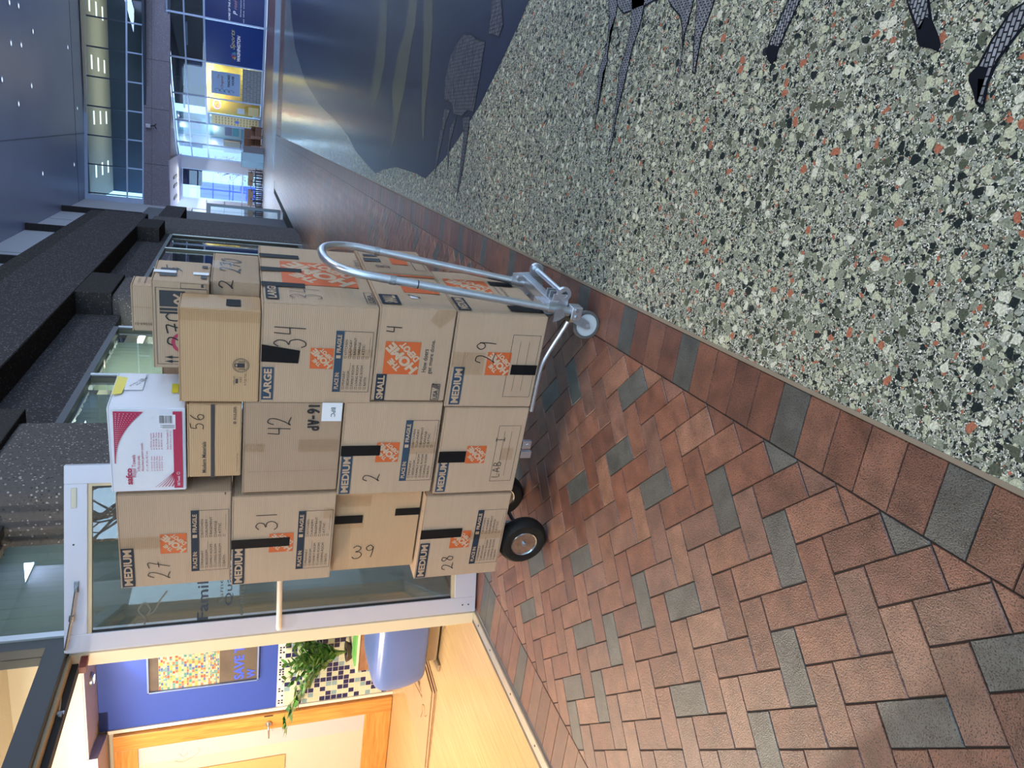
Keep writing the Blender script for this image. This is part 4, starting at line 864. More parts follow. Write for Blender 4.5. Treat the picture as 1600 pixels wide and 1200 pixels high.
# big pneumatic wheels at the other end
def big_wheel(x, y):
    r = 0.127; M_ = Matrix.Translation((x, y, r)) @ Matrix.Rotation(math.pi / 2, 4, 'X')
    prof = [(0.068, -.036), (0.085, -.042), (0.108, -.040), (0.121, -.028), (r, -.010), (r, .010), (0.121, .028), (0.108, .040), (0.085, .042), (0.068, .036), (0.064, 0), (0.068, -.036)]
    bm = BM(); add_lathe(bm, prof, 56, M_); t = obj('tyre', bm, RUB, cart, smooth=True)
    bm = BM(); add_lathe(bm, [(0.070, .036), (0.067, .041), (0.062, .038), (0.058, .008), (0.040, -.006), (0.024, -.004), (0.020, .024), (0.0, .026)], 40, M_); obj('wheel_hub', bm, mat('dirty_chrome', (0.50, 0.52, 0.54), 0.22, 1.0, var=0.6, vscale=40, bump=0.2, bscale=30), t, smooth=True)
    bm = BM(); add_cyl(bm, (x, y - 0.048, r), (x, y - 0.03, r), 0.011, seg=10); add_lathe(bm, [(0.0, .034), (0.017, .034), (0.017, .028)], 20, M_); obj('axle_nut', bm, ALD, t)
    for k in range(5):
        a = k * 2 * math.pi / 5 + .3; bm = BM(); add_cyl(bm, (x + .05 * math.cos(a), y - .026, r + .05 * math.sin(a)), (x + .05 * math.cos(a), y - .016, r + .05 * math.sin(a)), 0.005, seg=8); obj('hub_bolt', bm, ALD, t)
big_wheel(-1.235, 0.055); big_wheel(-1.215, 0.42)
bm = BM(); add_cyl(bm, (-1.225, 0.08, 0.127), (-1.225, 0.40, 0.127), 0.010, seg=12); obj('axle', bm, mat('black_axle', (0.015, 0.015, 0.015), 0.4, 0.5), cart)
bm = BM(); add_box(bm, -1.24, 0.14, 0.127, -1.19, 0.16, 0.245); add_box(bm, -1.24, 0.33, 0.127, -1.19, 0.35, 0.245); obj('axle_bracket', bm, ALD, cart)

# ---- cardboard boxes
CB = cardboard('cardboard', (0.45, 0.315, 0.213)); CBW = cardboard('warm_cardboard', (0.49, 0.315, 0.175)); CBL = cardboard('light_cardboard', (0.475, 0.33, 0.218)); CBG = cardboard('dull_cardboard', (0.38, 0.262, 0.175))
INKN = mat('navy_ink', (0.022, 0.032, 0.048), 0.7, spec=0.2); INKB = mat('blue_ink', (0.034, 0.062, 0.098), 0.7, spec=0.2); ORG = mat('orange_ink', (0.56, 0.105, 0.022), 0.6); PEN = mat('marker_ink', (0.018, 0.016, 0.018), 0.5)
DUCT = mat('black_tape', (0.006, 0.006, 0.007), 0.55, bump=0.12, bscale=30, spec=0.15); CLR = glass('clear_tape', (0.93, 0.90, 0.86), 0.4, 0.2); PAPER = mat('label_paper', (0.75, 0.76, 0.80), 0.5)
TBL = {'navy': ('blue_label', INKN), 'blue': ('blue_label', INKB), 'org': ('orange_logo', ORG), 'pen': ('handwriting', PEN), 'ink': ('printing', mat('print_ink', (0.035, 0.037, 0.042), 0.6)), 'cb': ('reversed_lettering', CBL), 'cbo': ('logo_lettering', mat('logo_kraft', (0.52, 0.37, 0.25), 0.7)),
 'duct': ('black_tape', DUCT), 'clr': ('clear_tape', CLR), 'pap': ('paper_label', PAPER), 'brn': ('brown_print', mat('brown_print', (0.12, 0.055, 0.035), 0.6))}
def carton(label, x0, x1, y0, y1, z0, z1, m, dr=0.0, group='cardboard boxes stacked on the cart', bulge=0.004, seam='front', name='cardboard_box'):
    cx = (x0 + x1) / 2; hw = (x1 - x0) / 2; d = y1 - y0; h = z1 - z0 - 0.0015
    t = thing(name, label, 'box', W(cx, y0, z0), ROT + dr, group)
    bm = BM(); n = 6
    g = bmesh.ops.create_cube(bm, size=1.0)['verts']
    bmesh.ops.subdivide_edges(bm, edges=bm.edges[:], cuts=n, use_grid_fill=True)
    for v in bm.verts:
        x, y, z = v.co
        ins = 1.0
        X, Y, Z = x * (2 * hw - 0.002), (y + 0.5) * d, (z + 0.5) * (h - 0.004)
        wz = (1 - (2 * z) ** 2); wx = (1 - (2 * x) ** 2); wy = (1 - (2 * y) ** 2)
        if abs(y) > 0.499: Y += math.copysign(bulge * 0.5 * wz * wx, y)
        if abs(x) > 0.499: X += math.copysign(bulge * wz * wy, x)
        v.co = (X, Y, Z)
    es = [e for e in bm.edges if len(e.link_faces) == 2 and e.link_faces[0].normal.angle(e.link_faces[1].normal, 0) > 1.0]
    bmesh.ops.bevel(bm, geom=es, offset=0.0035, segments=2, affect='EDGES')
    obj('body', bm, m, t, smooth=True)
    for s1 in (0, 1):
        bm = BM(); ya, yb = (0.001, d / 2 - 0.001) if s1 == 0 else (d / 2 + 0.001, d - 0.001)
        add_box(bm, -hw + 0.001, ya, h - 0.004, hw - 0.001, yb, h, 0.0012); obj('top_flap', bm, m, t)
    fr_ = Face((-hw, -bulge * 0.5, 0), (1, 0, 0), (0, 0, 1)); rt = Face((hw + bulge * 0.8, 0, 0), (0, 1, 0), (0, 0, 1))
    bm = BM(); add_box(bm, -hw + 0.02, d / 2 - 0.024, h, hw - 0.02, d / 2 + 0.024, h + 0.0008); obj('seam_tape', bm, mat('brown_tape', (0.36, 0.26, 0.16), 0.3), t)
    return t, fr_, rt, 2 * hw, h, d
def logo(F, x, z, s):
    F.next()
    F.rect('org', x, z, x + s, z + s)
    c, k = math.pi / 4, s
    def t(word, u, v, w_, h_):   # u along the rising diagonal, v across it, both from the square's centre
        a = x + k / 2 + (u * math.cos(c) - v * math.sin(c)) * k; b = z + k / 2 + (u * math.sin(c) + v * math.cos(c)) * k
        F.text('cbo', word, a, b, w_ * k, h_ * k, 0.055, rot=c)
    t('THE', -0.21, 0.20, 0.42, 0.18); t('HOME', -0.56, -0.15, 1.12, 0.31); t('DEPOT', -0.36, -0.38, 0.72, 0.20)
def size_label(F, key, word, x0, z0, x1, z1):
    F.next()
    F.rect(key, x0, z0, x1, z1); p = (z1 - z0) * 0.16; F.text('cb', word, x0 + p, z0 + p, x1 - x0 - 2 * p, z1 - z0 - 2 * p, 0.035)
ROOMS = (['PRIMARY', 'BEDROOM', 'FAMILY ROOM', 'LIVING ROOM', 'DINING ROOM', 'BATH'], ['KITCHEN', 'LAUNDRY', 'BASEMENT', 'GARAGE', 'ATTIC', ''])
def place_panel(F, key, x0, z0, x1, z1):
    F.next(); H = z1 - z0; Wd = x1 - x0; bar = H * 0.20
    F.rect(key, x0, z1 - bar, x1, z1); F.frame('ink', x0, z0, x1, z1 - bar, 0.0018)
    F.text('cb', 'PLACE IN:', x0 + Wd * .05, z1 - bar * .78, Wd * .28, bar * .58, 0.03); F.rect('cb', x0 + Wd * .56, z1 - bar * .8, x0 + Wd * .61, z1 - bar * .2, 0.0006); F.text('cb', 'FRAGILE', x0 + Wd * .65, z1 - bar * .78, Wd * .29, bar * .58, 0.03)
    for c, names in enumerate(ROOMS):
        for i, nme in enumerate(names):
            zz = z1 - bar - (i + 1) * (H - bar) * 0.148; xx = x0 + Wd * (0.05 + 0.51 * c); s1 = (H - bar) * 0.085
            F.frame('ink', xx, zz, xx + s1, zz + s1, 0.0012)
            if nme: F.text('ink', nme, xx + s1 * 1.6, zz, min(Wd * .34, Wd * .035 * len(nme)), s1 * 0.95, 0.0)
    F.rect('ink', x0 + Wd * .36, z1 - bar - 2.05 * (H - bar) * .148, x0 + Wd * .49, z1 - bar - 2.0 * (H - bar) * .148); F.rect('ink', x0 + Wd * .66, z0 + (H - bar) * .10, x0 + Wd * .92, z0 + (H - bar) * .107)
def lined_panel(F, x0, z0, x1, z1):
    F.next()
    F.frame('ink', x0, z0, x1, z1, 0.0018)
    for k in (0.37, 0.69): F.rect('ink', x0 + (x1 - x0) * .1, z0 + (z1 - z0) * k, x1 - (x1 - x0) * .1, z0 + (z1 - z0) * k + .0013)
def tape(F, x0, z0, x1, z1, key='duct', l=0.0012):
    F.next(); F.rect(key, x0, z0, x1, z1, l)
def medium_front(F, w_, h, key='navy'):
    size_label(F, key, 'MEDIUM', w_ * .02, h * .875, w_ * .445, h * .985)
    logo(F, w_ * .365, h * .405, h * .236); place_panel(F, key, w_ * .145, h * .02, w_ * .815, h * .365)
# --- left column
t, f, r, w_, h, d = carton('brown medium moving box marked 27, topmost of the left column', -1.305, -0.835, 0.0, 0.52, 1.512, 1.935, CB)
medium_front(f, w_, h); hand(f, 'pen', '27', w_ * .085, h * .56, .082, .004, 0.95, slant=.1, ws=.62); tape(f, w_ * .43, h * .62, w_ * .56, h * .995, 'clr'); f.rect('ink', w_ * .97, h * .05, w_ * 0.995, h * .06); f.emit(t, TBL)
t, f, r, w_, h, d = carton('brown medium moving box marked 31 with black tape, second from top of left column', -1.335, -0.864, 0.0, 0.52, 1.085, 1.510, CBL, 0.006)
medium_front(f, w_, h); hand(f, 'pen', '31', w_ * .62, h * .575, .085, .004, .75, ws=.8); tape(f, w_ * .43, h * .44, w_ * .53, h * 1.0); tape(f, w_ * .72, h * .02, w_ * .84, h * .12, 'clr'); f.emit(t, TBL)
t, f, r, w_, h, d = carton('plain brown box marked 39 with two black tape strips, third down in left column', -1.338, -0.897, 0.045, 0.54, 0.690, 1.078, CBW)
hand(f, 'pen', '39', w_ * .16, h * .77, .072, .004, 0.85, rot=-math.pi / 2, ws=.95); tape(f, w_ * .62, h * .68, w_ * .72, h * 1.0); tape(f, w_ * .69, h * .0, w_ * .78, h * .30); tape(f, w_ * .83, h * .60, w_ * .96, h * .98, 'clr'); tape(f, w_ * .56, h * .66, w_ * .62, h * .98, 'clr'); f.emit(t, TBL)
t, f, r, w_, h, d = carton('brown medium moving box marked 28 above the black wheel, bottom of left column', -1.387, -0.905, 0.0, 0.52, 0.262, 0.684, CBL)
medium_front(f, w_, h); hand(f, 'pen', '28', w_ * .10, h * .55, .055, .004, 0.9, rot=.15); tape(f, w_ * .50, h * .52, w_ * .61, h * 1.0); tape(f, w_ * .46, h * .02, w_ * .56, h * .44, 'clr'); f.emit(t, TBL)
# --- middle column
sf, f, r, w_, h, d = carton('white paper towel box with crimson dotted swoosh and yellow tape on its side', -0.822, -0.448, 0.0, 0.30, 1.680, 1.945, mat('white_corrugate', (0.68, 0.69, 0.76), 0.6, var=0.06, vscale=10, bump=0.1, bscale=30), 0.0, bulge=0.006)
TB2 = dict(TBL); TB2['crim'] = ('crimson_print', mat('crimson_ink', (0.40, 0.018, 0.075), 0.55)); TB2['dots'] = ('dot_pattern', mat('pale_dots', (0.72, 0.72, 0.78), 0.6)); TB2['wht'] = ('white_dots', mat('white_dots', (0.72, 0.72, 0.78), 0.6)); TB2['yel'] = ('yellow_tape', mat('yellow_tape', (0.72, 0.58, 0.03), 0.4))
f.text('crim', 'safco', w_ * .10, h * .72, w_ * .20, h * .085, .035); f.text('crim', 'Royal Towels', w_ * .19, h * .655, w_ * .27, h * .065); f.text('crim', '3-Ply plus poly', w_ * .26, h * .605, w_ * .19, h * .045); f.text('crim', 'Absorbent patient towels', w_ * .26, h * .555, w_ * .34, h * .042); f.text('crim', '13" x 18" (33 x 45,7 cm)', w_ * .26, h * .50, w_ * .24, h * .032)
for i, (a, b) in enumerate((('# 192-0143  Aqua', '# 192-0142  Lavender'), ('# 192-0145  Beige', '# 192-0146  Peach'), ('# 192-0172  Blue', '# 192-0136  Rose'), ('# 192-0173  Green', '# 192-0113  White'), ('# 192-0101  Gray', '# 192-0133  Yellow'))):
    f.text('crim', a, w_ * .26, h * (.445 - .034 * i), w_ * .18, h * .022); f.text('crim', b, w_ * .52, h * (.445 - .034 * i), w_ * .20, h * .022)
f.text('crim', 'Safco Dental Supply Co.', w_ * .52, h * .225, w_ * .25, h * .03); f.text('crim', 'Buffalo Grove, Illinois', w_ * .52, h * .19, w_ * .22, h * .02)
f.rect('crim', w_ * .04, h * .045, w_ * .965, h * .165); f.text('wht', '500 Towels', w_ * .07, h * .085, w_ * .12, h * .035, .01); f.next(); f.disc('wht', w_ * .225, h * .105, h * .022, h * .017, l=.0006)
sw = [(w_ * .36 + (w_ * .60) * k / 14, h * (.93 - .015 * k / 14)) for k in range(15)]; lo = [(w_ * .36 + (w_ * .60) * k / 14, h * (.925 - .38 * (k / 14) ** 2.2)) for k in range(15)]
f.poly('crim', [(w_ * .965, h * .925)] + [(x, z + .002) for x, z in sw[::-1]][1:] + lo)
for i in range(7):
    for k in range(2, 26):
        u = k / 26; xx = w_ * (.36 + .60 * u); zt = h * (.915); dz = h * .375 * (u ** 2.2); zz = zt - dz * (i + .5) / 7
        f.disc('dots', xx, zz, h * .0055 * (1 - i * .09) * (0.35 + u), seg=8, l=.0006)
for k in range(6): f.stroke('crim', smooth_line([(w_ * .06, h * (.42 - .045 * k)), (w_ * .14, h * (.30 - .03 * k)), (w_ * .24, h * .165)]), .0012 + .0006 * k)
f.next(); f.rect('wht', w_ * .76, h * .13, w_ * .93, h * .35, .0008)
for k in range(24): f.rect('ink', w_ * .83, h * (.17 + .0072 * k), w_ * .92, h * (.17 + .0072 * k) + h * random.choice((.002, .003, .0045)), .0016)
for k in range(4): f.rect('ink', w_ * (.775 + .011 * k), h * .14, w_ * (.779 + .011 * k), h * (.30 + .03 * (k % 2)), .0016)
f.emit(sf, TB2)
rt = Face((w_ / 2 + .007, 0, 0), (0, 1, 0), (0, 0, 1))
rt.poly('yel', [(.09, h * .98), (.10, h * .86), (.17, h * .84), (.235, h * .80), (.25, h * .98)]); rt.next(); rt.poly('yel', [(.11, h * .12), (.19, h * .13), (.19, h * .22), (.11, h * .21)]); rt.next()
rt.rect('wht', .13, h * .60, .27, h * .84, .0004); rt.text('ink', 'PO Box 1740', .16, h * .76, .075, .009, rot=-.5, l=.001); rt.text('ink', 'FFX VA', .17, h * .68, .05, .008, rot=-.5, l=.001); rt.text('ink', '22030', .20, h * .64, .04, .008, rot=-.5, l=.001); rt.emit(sf, TB2)
t, f, r, w_, h, d = carton('low brown box marked 56 with thick dark stripe, under the white towel box', -0.763, -0.430, 0.0, 0.40, 1.478, 1.676, CBW)
f.rect('ink', 0, h * .50, w_, h * .57); f.text('ink', 'Modern Materials', w_ * .07, h * .66, w_ * .43, h * .075, .012); hand(f, 'pen', '56', w_ * .66, h * .70, .048, .003, 0.85); f.text('ink', 'KULZER', w_ * .80, h * .105, w_ * .17, h * .05, .01); f.disc('ink', w_ * .755, h * .13, h * .028, h * .014); f.text('brn', 'Gross Wt 55 lbs (25 kg)', w_ * .07, h * .06, w_ * .26, h * .03); f.emit(t, TBL)
t, f, r, w_, h, d = carton('plain brown box marked 42 with white paper label, middle of the middle column', -0.848, -0.420, 0.0, 0.50, 1.090, 1.473, CBG)
hand(f, 'pen', '42', w_ * .65, h * .53, .088, .004, 0.85, ws=.6); hand(f, 'pen', '16-AP', w_ * .995, h * .36, .044, .009, 0.85, rot=math.pi, ws=.7); f.rect('pap', w_ * .80, h * .01, w_ * .999, h * .22); f.text('ink', 'BPC', w_ * .95, h * .125, w_ * .10, h * .045, .0, rot=math.pi, l=.0012)
tape(f, w_ * .47, h * .78, w_ * .56, h * .99, 'clr'); tape(f, w_ * .46, h * .02, w_ * .60, h * .44, 'clr'); f.rect('brn', w_ * .245, 0, w_ * .247, h * .95); f.emit(t, TBL)
t, f, r, w_, h, d = carton('brown medium moving box marked 2 with black tape, second from bottom of middle column', -0.878, -0.418, 0.0, 0.52, 0.668, 1.086, CBL, 0.004)
medium_front(f, w_, h, 'blue'); hand(f, 'pen', '2', w_ * .15, h * .58, .070, .004, ws=.75); tape(f, w_ * .44, h * .60, w_ * .55, h * 1.0); tape(f, w_ * .45, h * .02, w_ * .58, h * .30, 'clr'); f.emit(t, TBL)
t, f, r, w_, h, d = carton('brown medium moving box marked LAB 1, bottom of the middle column', -0.893, -0.442, 0.0, 0.52, 0.262, 0.655, CBL, 0.002)
size_label(f, 'blue', 'MEDIUM', w_ * .03, h * .865, w_ * .40, h * .98); logo(f, w_ * .365, h * .44, h * .235); lined_panel(f, w_ * .14, h * .06, w_ * .80, h * .33); hand(f, 'pen', 'LAB', w_ * .18, h * .225, .035, .003, .9); hand(f, 'pen', 'I', w_ * .60, h * .235, .04, .003); tape(f, w_ * .38, h * .68, w_ * .51, h * 1.0); tape(f, w_ * .40, h * .1, w_ * .54, h * .26, 'clr'); f.emit(t, TBL)
# --- right column
t, f, r, w_, h, d = carton('plain kraft box with round printed stamp, above box 34 in the right column', -0.422, -0.042, 0.0, 0.16, 1.419, 1.701, CBW)
f.disc('ink', w_ * .42, h * .235, h * .105, h * .098); f.disc('ink', w_ * .42, h * .235, h * .086, h * .081); f.rect('ink', w_ * .395, h * .19, w_ * .445, h * .28); f.disc('ink', w_ * .42, h * .29, h * .03, h * .018, 14)
for k in range(5): f.rect('ink', w_ * (.375 + .02 * k), h * .185, w_ * (.383 + .02 * k), h * .265)
f.text('ink', '14 x 10 x 4', w_ * .33, h * .19, w_ * .13, h * .03, rot=math.pi); f.text('ink', 'G BOX', w_ * .29, h * .25, w_ * .06, h * .03, rot=math.pi); f.rect('ink', w_ * .22, h * .27, w_ * .27, h * .30); f.text('ink', 'NET WEIGHT', w_ * .30, h * .33, w_ * .10, h * .02, rot=math.pi)
f.rect('brn', w_ * .05, h * .50, w_ * .95, h * .501)
tape(r, .03, h * .25, .10, h * .43); r.rect('clr', 0.0, .006, .15, h * .98); f.rect('clr', w_ * .88, h * .0, w_ * .995, h * .99); r.emit(t, TBL); f.emit(t, TBL)
t, f, r, w_, h, d = carton('big brown LARGE moving box marked 34 with black tape beside cart handle', -0.425, -0.003, 0.0, 0.74, 0.983, 1.417, CB)
size_label(f, 'blue', 'LARGE', w_ * .04, h * .885, w_ * .375, h * .985); logo(f, w_ * .37, h * .375, h * .205); place_panel(f, 'blue', w_ * .13, h * .03, w_ * .76, h * .365); hand(f, 'pen', '34', w_ * .575, h * .63, .115, .004, 1.0, ws=.45); f.poly('duct', [(w_ * .43, h * .995), (w_ * .60, h * .995), (w_ * .55, h * .67), (w_ * .42, h * .68)], .0012); tape(f, w_ * .5, h * .02, w_ * .58, h * .25, 'clr')
size_label(r, 'navy', 'LARGE', .03, h * .86, .20, h * .97); logo(r, .21, h * .12, .30); hand(r, 'pen', '34', .045, h * .50, .115, .004, .95, ws=.62); r.text('ink', 'How doers', .40, h * .02, .2, .025); r.frame('ink', .03, h * .02, .16, h * .10, .003); r.text('ink', 'USA', .04, h * .03, .09, .022, .02)
for yy in (.17, .36, .55): tape(r, yy, h * .62, yy + .05, h * 1.0)
f.emit(t, TBL); r.emit(t, TBL)
t, f, r, w_, h, d = carton('brown SMALL moving box marked 4 with large orange logo, in the right column', -0.411, 0.006, 0.0, 0.42, 0.670, 0.981, CB)
size_label(f, 'navy', 'SMALL', w_ * .01, h * .83, w_ * .30, h * .965); logo(f, w_ * .30, h * .42, h * .47); f.text('ink', 'How doers', w_ * .33, h * .31, w_ * .25, h * .062, .008); f.text('ink', 'get more done.', w_ * .31, h * .22, w_ * .37, h * .072, .008)
f.frame('ink', w_ * .015, h * .08, w_ * .20, h * .20, .003); f.text('ink', 'USA', w_ * .03, h * .10, w_ * .10, h * .065, .03)
for k in range(4): f.stroke('ink', [(w_ * (.14 + .012 * k), h * .095), (w_ * (.17 + .012 * k), h * .19)], .003)
hand(f, 'pen', '4', w_ * .74, h * .70, .062, .004, ws=.65); f.poly('clr', [(w_ * .8, h * .2), (w_ * .93, h * .02), (w_ * 1.0, h * .02), (w_ * 1.0, h * .25), (w_ * .88, h * .34)])
size_label(r, 'navy', 'SMALL', .02, h * .72, .13, h * .97); r.rect('org', .17, h * .10, .30, h * .6); r.rect('pap', .10, h * .45, .13, h * .55); r.stroke('pen', [(.11, h * .42), (.14, h * .57)], .008); r.rect('org', .385, h * .02, .405, h * .95); r.emit(t, TBL); f.emit(t, TBL)
t, f, r, w_, h, d = carton('brown small moving box marked 8, behind box 4 at the cart handle', -0.40, 0.010, 0.425, 0.80, 0.670, 0.981, CBG)
hand(r, 'pen', '8', .05, h * .62, .06, .005); r.rect('ink', .14, h * .70, .19, h * .95); r.rect('ink', .22, h * .72, .25, h * .93); r.rect('org', .12, h * .30, .25, h * .55); r.frame('ink', .05, h * .06, .28, h * .24, .003); r.emit(t, TBL)
t, f, r, w_, h, d = carton('brown medium moving box marked 29, bottom of the right column beside the caster', -0.438, -0.002, 0.0, 0.54, 0.262, 0.664, CB)
size_label(f, 'blue', 'MEDIUM', w_ * .03, h * .84, w_ * .44, h * .96); logo(f, w_ * .36, h * .34, h * .27); lined_panel(f, w_ * .12, h * .04, w_ * .80, h * .36); hand(f, 'pen', '29', w_ * .49, h * .52, .085, .004, .95, rot=.08, ws=.75); tape(f, w_ * .37, h * .02, w_ * .48, h * .32); tape(f, w_ * .36, h * .64, w_ * .60, h * .88, 'clr'); tape(f, w_ * .44, h * .86, w_ * .60, h * .99, 'clr')
size_label(r, 'navy', 'MEDIUM', .02, h * .84, .17, h * .98); logo(r, .22, h * .42, .20); tape(r, .36, h * .1, .42, h * .38); tape(r, .03, h * .02, .10, h * .4); r.text('ink', 'get more done.', .22, h * .33, .14, .016); r.text('ink', 'REPLACEMENT', .22, h * .26, .14, .014); r.emit(t, TBL); f.emit(t, TBL)
# --- upper boxes behind
t, f, r, w_, h, d = carton('small brown box marked 270 at the back on box 34, lit window behind', -0.36, -0.004, 0.205, 0.575, 1.419, 1.600, CBG)
hand(f, 'pen', '2', w_ * .92, h * .55, .05, .004); hand(r, 'pen', '270', .10, h * .40, .075, .007, .8, slant=.2); tape(r, .14, h * .55, .24, h * .99, 'clr'); r.emit(t, TBL); f.emit(t, TBL)
t, f, r, w_, h, d = carton('brown box with crimson ring, black panel and twin arrows behind the kraft box', -0.364, -0.006, 0.175, 0.43, 1.602, 1.803, CB)
TB3 = dict(TBL); TB3['crim'] = ('printed_ring', mat('crimson_print', (0.42, 0.035, 0.085), 0.55))
f.frame('ink', w_ * .05, h * .03, w_ * .93, h * .93, .0016); f.rect('ink', w_ * .72, h * .42, w_ * .90, h * .86); f.rect('ink', w_ * .64, h * .42, w_ * .665, h * .86); f.rect('ink', w_ * .675, h * .42, w_ * .705, h * .86)
f.disc('crim', w_ * .31, h * .46, w_ * .12, w_ * .085); f.disc('crim', w_ * .31, h * .46, w_ * .045)
for xx in (.135, .085):
    f.rect('ink', w_ * (xx - .006), h * .1, w_ * (xx + .006), h * .72); f.poly('ink', [(w_ * (xx - .02), h * .66), (w_ * (xx + .02), h * .66), (w_ * xx, h * .80)])
hand(f, 'pen', '270', w_ * .27, h * .42, .062, .005, .8, rot=.05); f.stroke('cb', smooth_line([(w_ * .74, h * .45), (w_ * .78, h * .60), (w_ * .82, h * .52), (w_ * .86, h * .62)]), .008, .0012)
f.frame('ink', w_ * .93, h * .05, w_ * .99, h * .5, .0014); f.rect('ink', w_ * .95, h * .1, w_ * .985, h * .14)
r.rect('ink', .05, h * .58, .085, h * .88); r.rect('ink', .11, h * .58, .145, h * .88); r.rect('pap', .085, h * .60, .115, h * .99, .0008); r.rect('pap', .08, h * .02, .11, h * .30, .0008); r.rect('ink', .04, h * .06, .075, h * .16); r.rect('ink', .17, h * .06, .20, h * .16); r.stroke('pen', smooth_line([(.11, h * .5), (.15, h * .62), (.13, h * .75), (.18, h * .8)]), .005); r.emit(t, TB3); f.emit(t, TB3)
t, f, r, w_, h, d = carton('small plain box lying on the very top of the stack printed 85564-01', -0.243, -0.056, 0.25, 0.36, 1.804, 1.880, CB)
f.text('brn', '85564-01', w_ * .20, h * .05, .060, .011, rot=math.pi / 2); f.rect('clr', w_ * .52, 0, w_ * .55, h); r.text('brn', 'SOFT PACK', .02, h * .6, .05, .008); r.rect('brn', .02, h * .35, .09, h * .40); r.emit(t, TBL); f.emit(t, TBL)
carton('brown box with lifted corner mostly hidden behind the ringed box', -0.62, -0.372, 0.44, 0.70, 1.478, 1.80, CBG)

# ================================================================ FAR END OF THE CONCOURSE
def quad(bm, pts, mi=0):
    f = bm.faces.new([bm.verts.new(p) for p in pts]); f.material_index = mi; return f
def vbox(bm, p, q, z0, z1, th, off=0.0):
    """upright slab along the line p-q in plan"""
    a = Vector((*p, 0)); b = Vector((*q, 0)); d = (b - a).normalized(); n = Vector((d.y, -d.x, 0))
    if n.y > 0: n = -n
    pts = [a + n * off, b + n * off, b + n * (off - th), a + n * (off - th)]
    lo = [bm.verts.new((v.x, v.y, z0)) for v in pts]; hi = [bm.verts.new((v.x, v.y, z1)) for v in pts]
    bm.faces.new(lo); bm.faces.new(hi[::-1])
    for i in range(4): bm.faces.new((lo[i], lo[(i + 1) % 4], hi[(i + 1) % 4], hi[i]))
MUL = mat('pale_blue_mullion', (0.50, 0.60, 0.82), 0.4, 0.2)
UP = [(17, 56.5), (-6.35, 52.25)]
def upt(t): return (UP[0][0] + (UP[1][0] - UP[0][0]) * t, UP[0][1] + (UP[1][1] - UP[0][1]) * t)
bm = BM(); vbox(bm, upt(0), upt(1), 5.75, 7.25, 0.5); struct('wall_bulkhead_far', bm, concrete('pink_concrete', (0.30, 0.27, 0.31)))
bm = BM(); vbox(bm, upt(0), upt(1), 6.78, 6.80, 0.01, 0.006); 
for t in (.12, .33, .61, .735, .88): p = upt(t); q = upt(t + .0015); vbox(bm, p, q, 5.76, 7.24, 0.01, 0.006)
struct('trim_10', bm, MATS['panel_joint'])
bm = BM(); vbox(bm, upt(0), upt(1), 7.25, 7.33, .12, .03); vbox(bm, upt(0), upt(1), 8.15, 8.24, .12, .03); vbox(bm, upt(0), upt(1), 10.38, 10.55, .12, .03); vbox(bm, upt(.975), upt(1), 7.25, 10.55, .2, .02)
nb = 14
for i in range(nb):
    t = .01 + .96 * i / (nb - 1); vbox(bm, upt(t), upt(t + .003), 7.3, 8.2, .1, .02)
struct('window_frame_upper', bm, MUL)['kind'] = 'structure'
bm = BM()
for i in range(nb):
    t = .01 + .96 * i / (nb - 1); vbox(bm, upt(t), upt(t + .003), 8.24, 10.4, .1, .0)
struct('trim_11', bm, mat('dark_mullion', (0.03, 0.045, 0.08), 0.5))
bm = BM(); vbox(bm, upt(0), upt(.975), 7.3, 10.4, .02, -.04); struct('window_8', bm, glass('far_glass', (0.55, 0.66, 0.75), 1.0))
sbox('ceiling_upper_room', -6.5, 53.2, 10.4, 17, 63.5, 10.5, mat('beige_ceiling', (0.60, 0.52, 0.38), 0.8))
sbox('wall_upper_room', -6.5, 62.5, 7.2, 17, 62.7, 10.4, mat('dusk_wall', (0.03, 0.055, 0.09), 0.7)); sbox('floor_upper_room', -6.5, 53.4, 7.1, 17, 62.5, 7.24, mat('dusk_floor', (0.05, 0.07, 0.1), 0.7))
PANL = mat('lit_ceiling_panel', (1, 1, 1), 0.5, emit=(1.0, 0.88, 0.62), es=2.2)
for i in range(6):
    for j in range(3):
        x = -4.6 + i * 3.35; y = 55.6 + j * 2.4; bm = BM(); add_box(bm, x - .42, y - .2, 10.375, x + .42, y + .2, 10.4)
        tag(obj('ceiling_light', bm, PANL), 'small rectangular lit ceiling panel behind the upper far windows', 'ceiling light', 'lit panels in the upper room')
area('upper_room_glow', (4, 58, 7.6), (4, 58, 10.4), 14, 5, 420, (1.0, 0.85, 0.6))
# atrium downlights
DLG = mat('downlight_glow', (1, 1, 1), 0.4, emit=(0.75, 0.86, 1.0), es=1.0); DLR = mat('downlight_ring', (0.45, 0.5, 0.62), 0.4)
for x, y in ((0.18, 36.4), (1.68, 38.1), (1.74, 39.7), (3.25, 38.3), (3.3, 39.7), (2.5, 41.9), (0.11, 41.0), (-0.71, 38.6), (2.42, 49.4), (-3.88, 42.0), (-3.87, 49.5), (-0.75, 51.2)):
    t = thing('downlight', 'small round recessed downlight in the blue concourse ceiling', 'downlight', (x, y, 10.55), 0, 'recessed ceiling downlights')
    bm = BM(); add_lathe(bm, [(0.15, 0.0), (0.15, -0.02), (0.10, -0.025), (0.10, 0.0)], 20); obj('ring', bm, DLR, t, smooth=True)
    bm = BM(); add_lathe(bm, [(0.0, -0.012), (0.10, -0.012), (0.10, -0.002)], 20); obj('lens', bm, DLG, t)
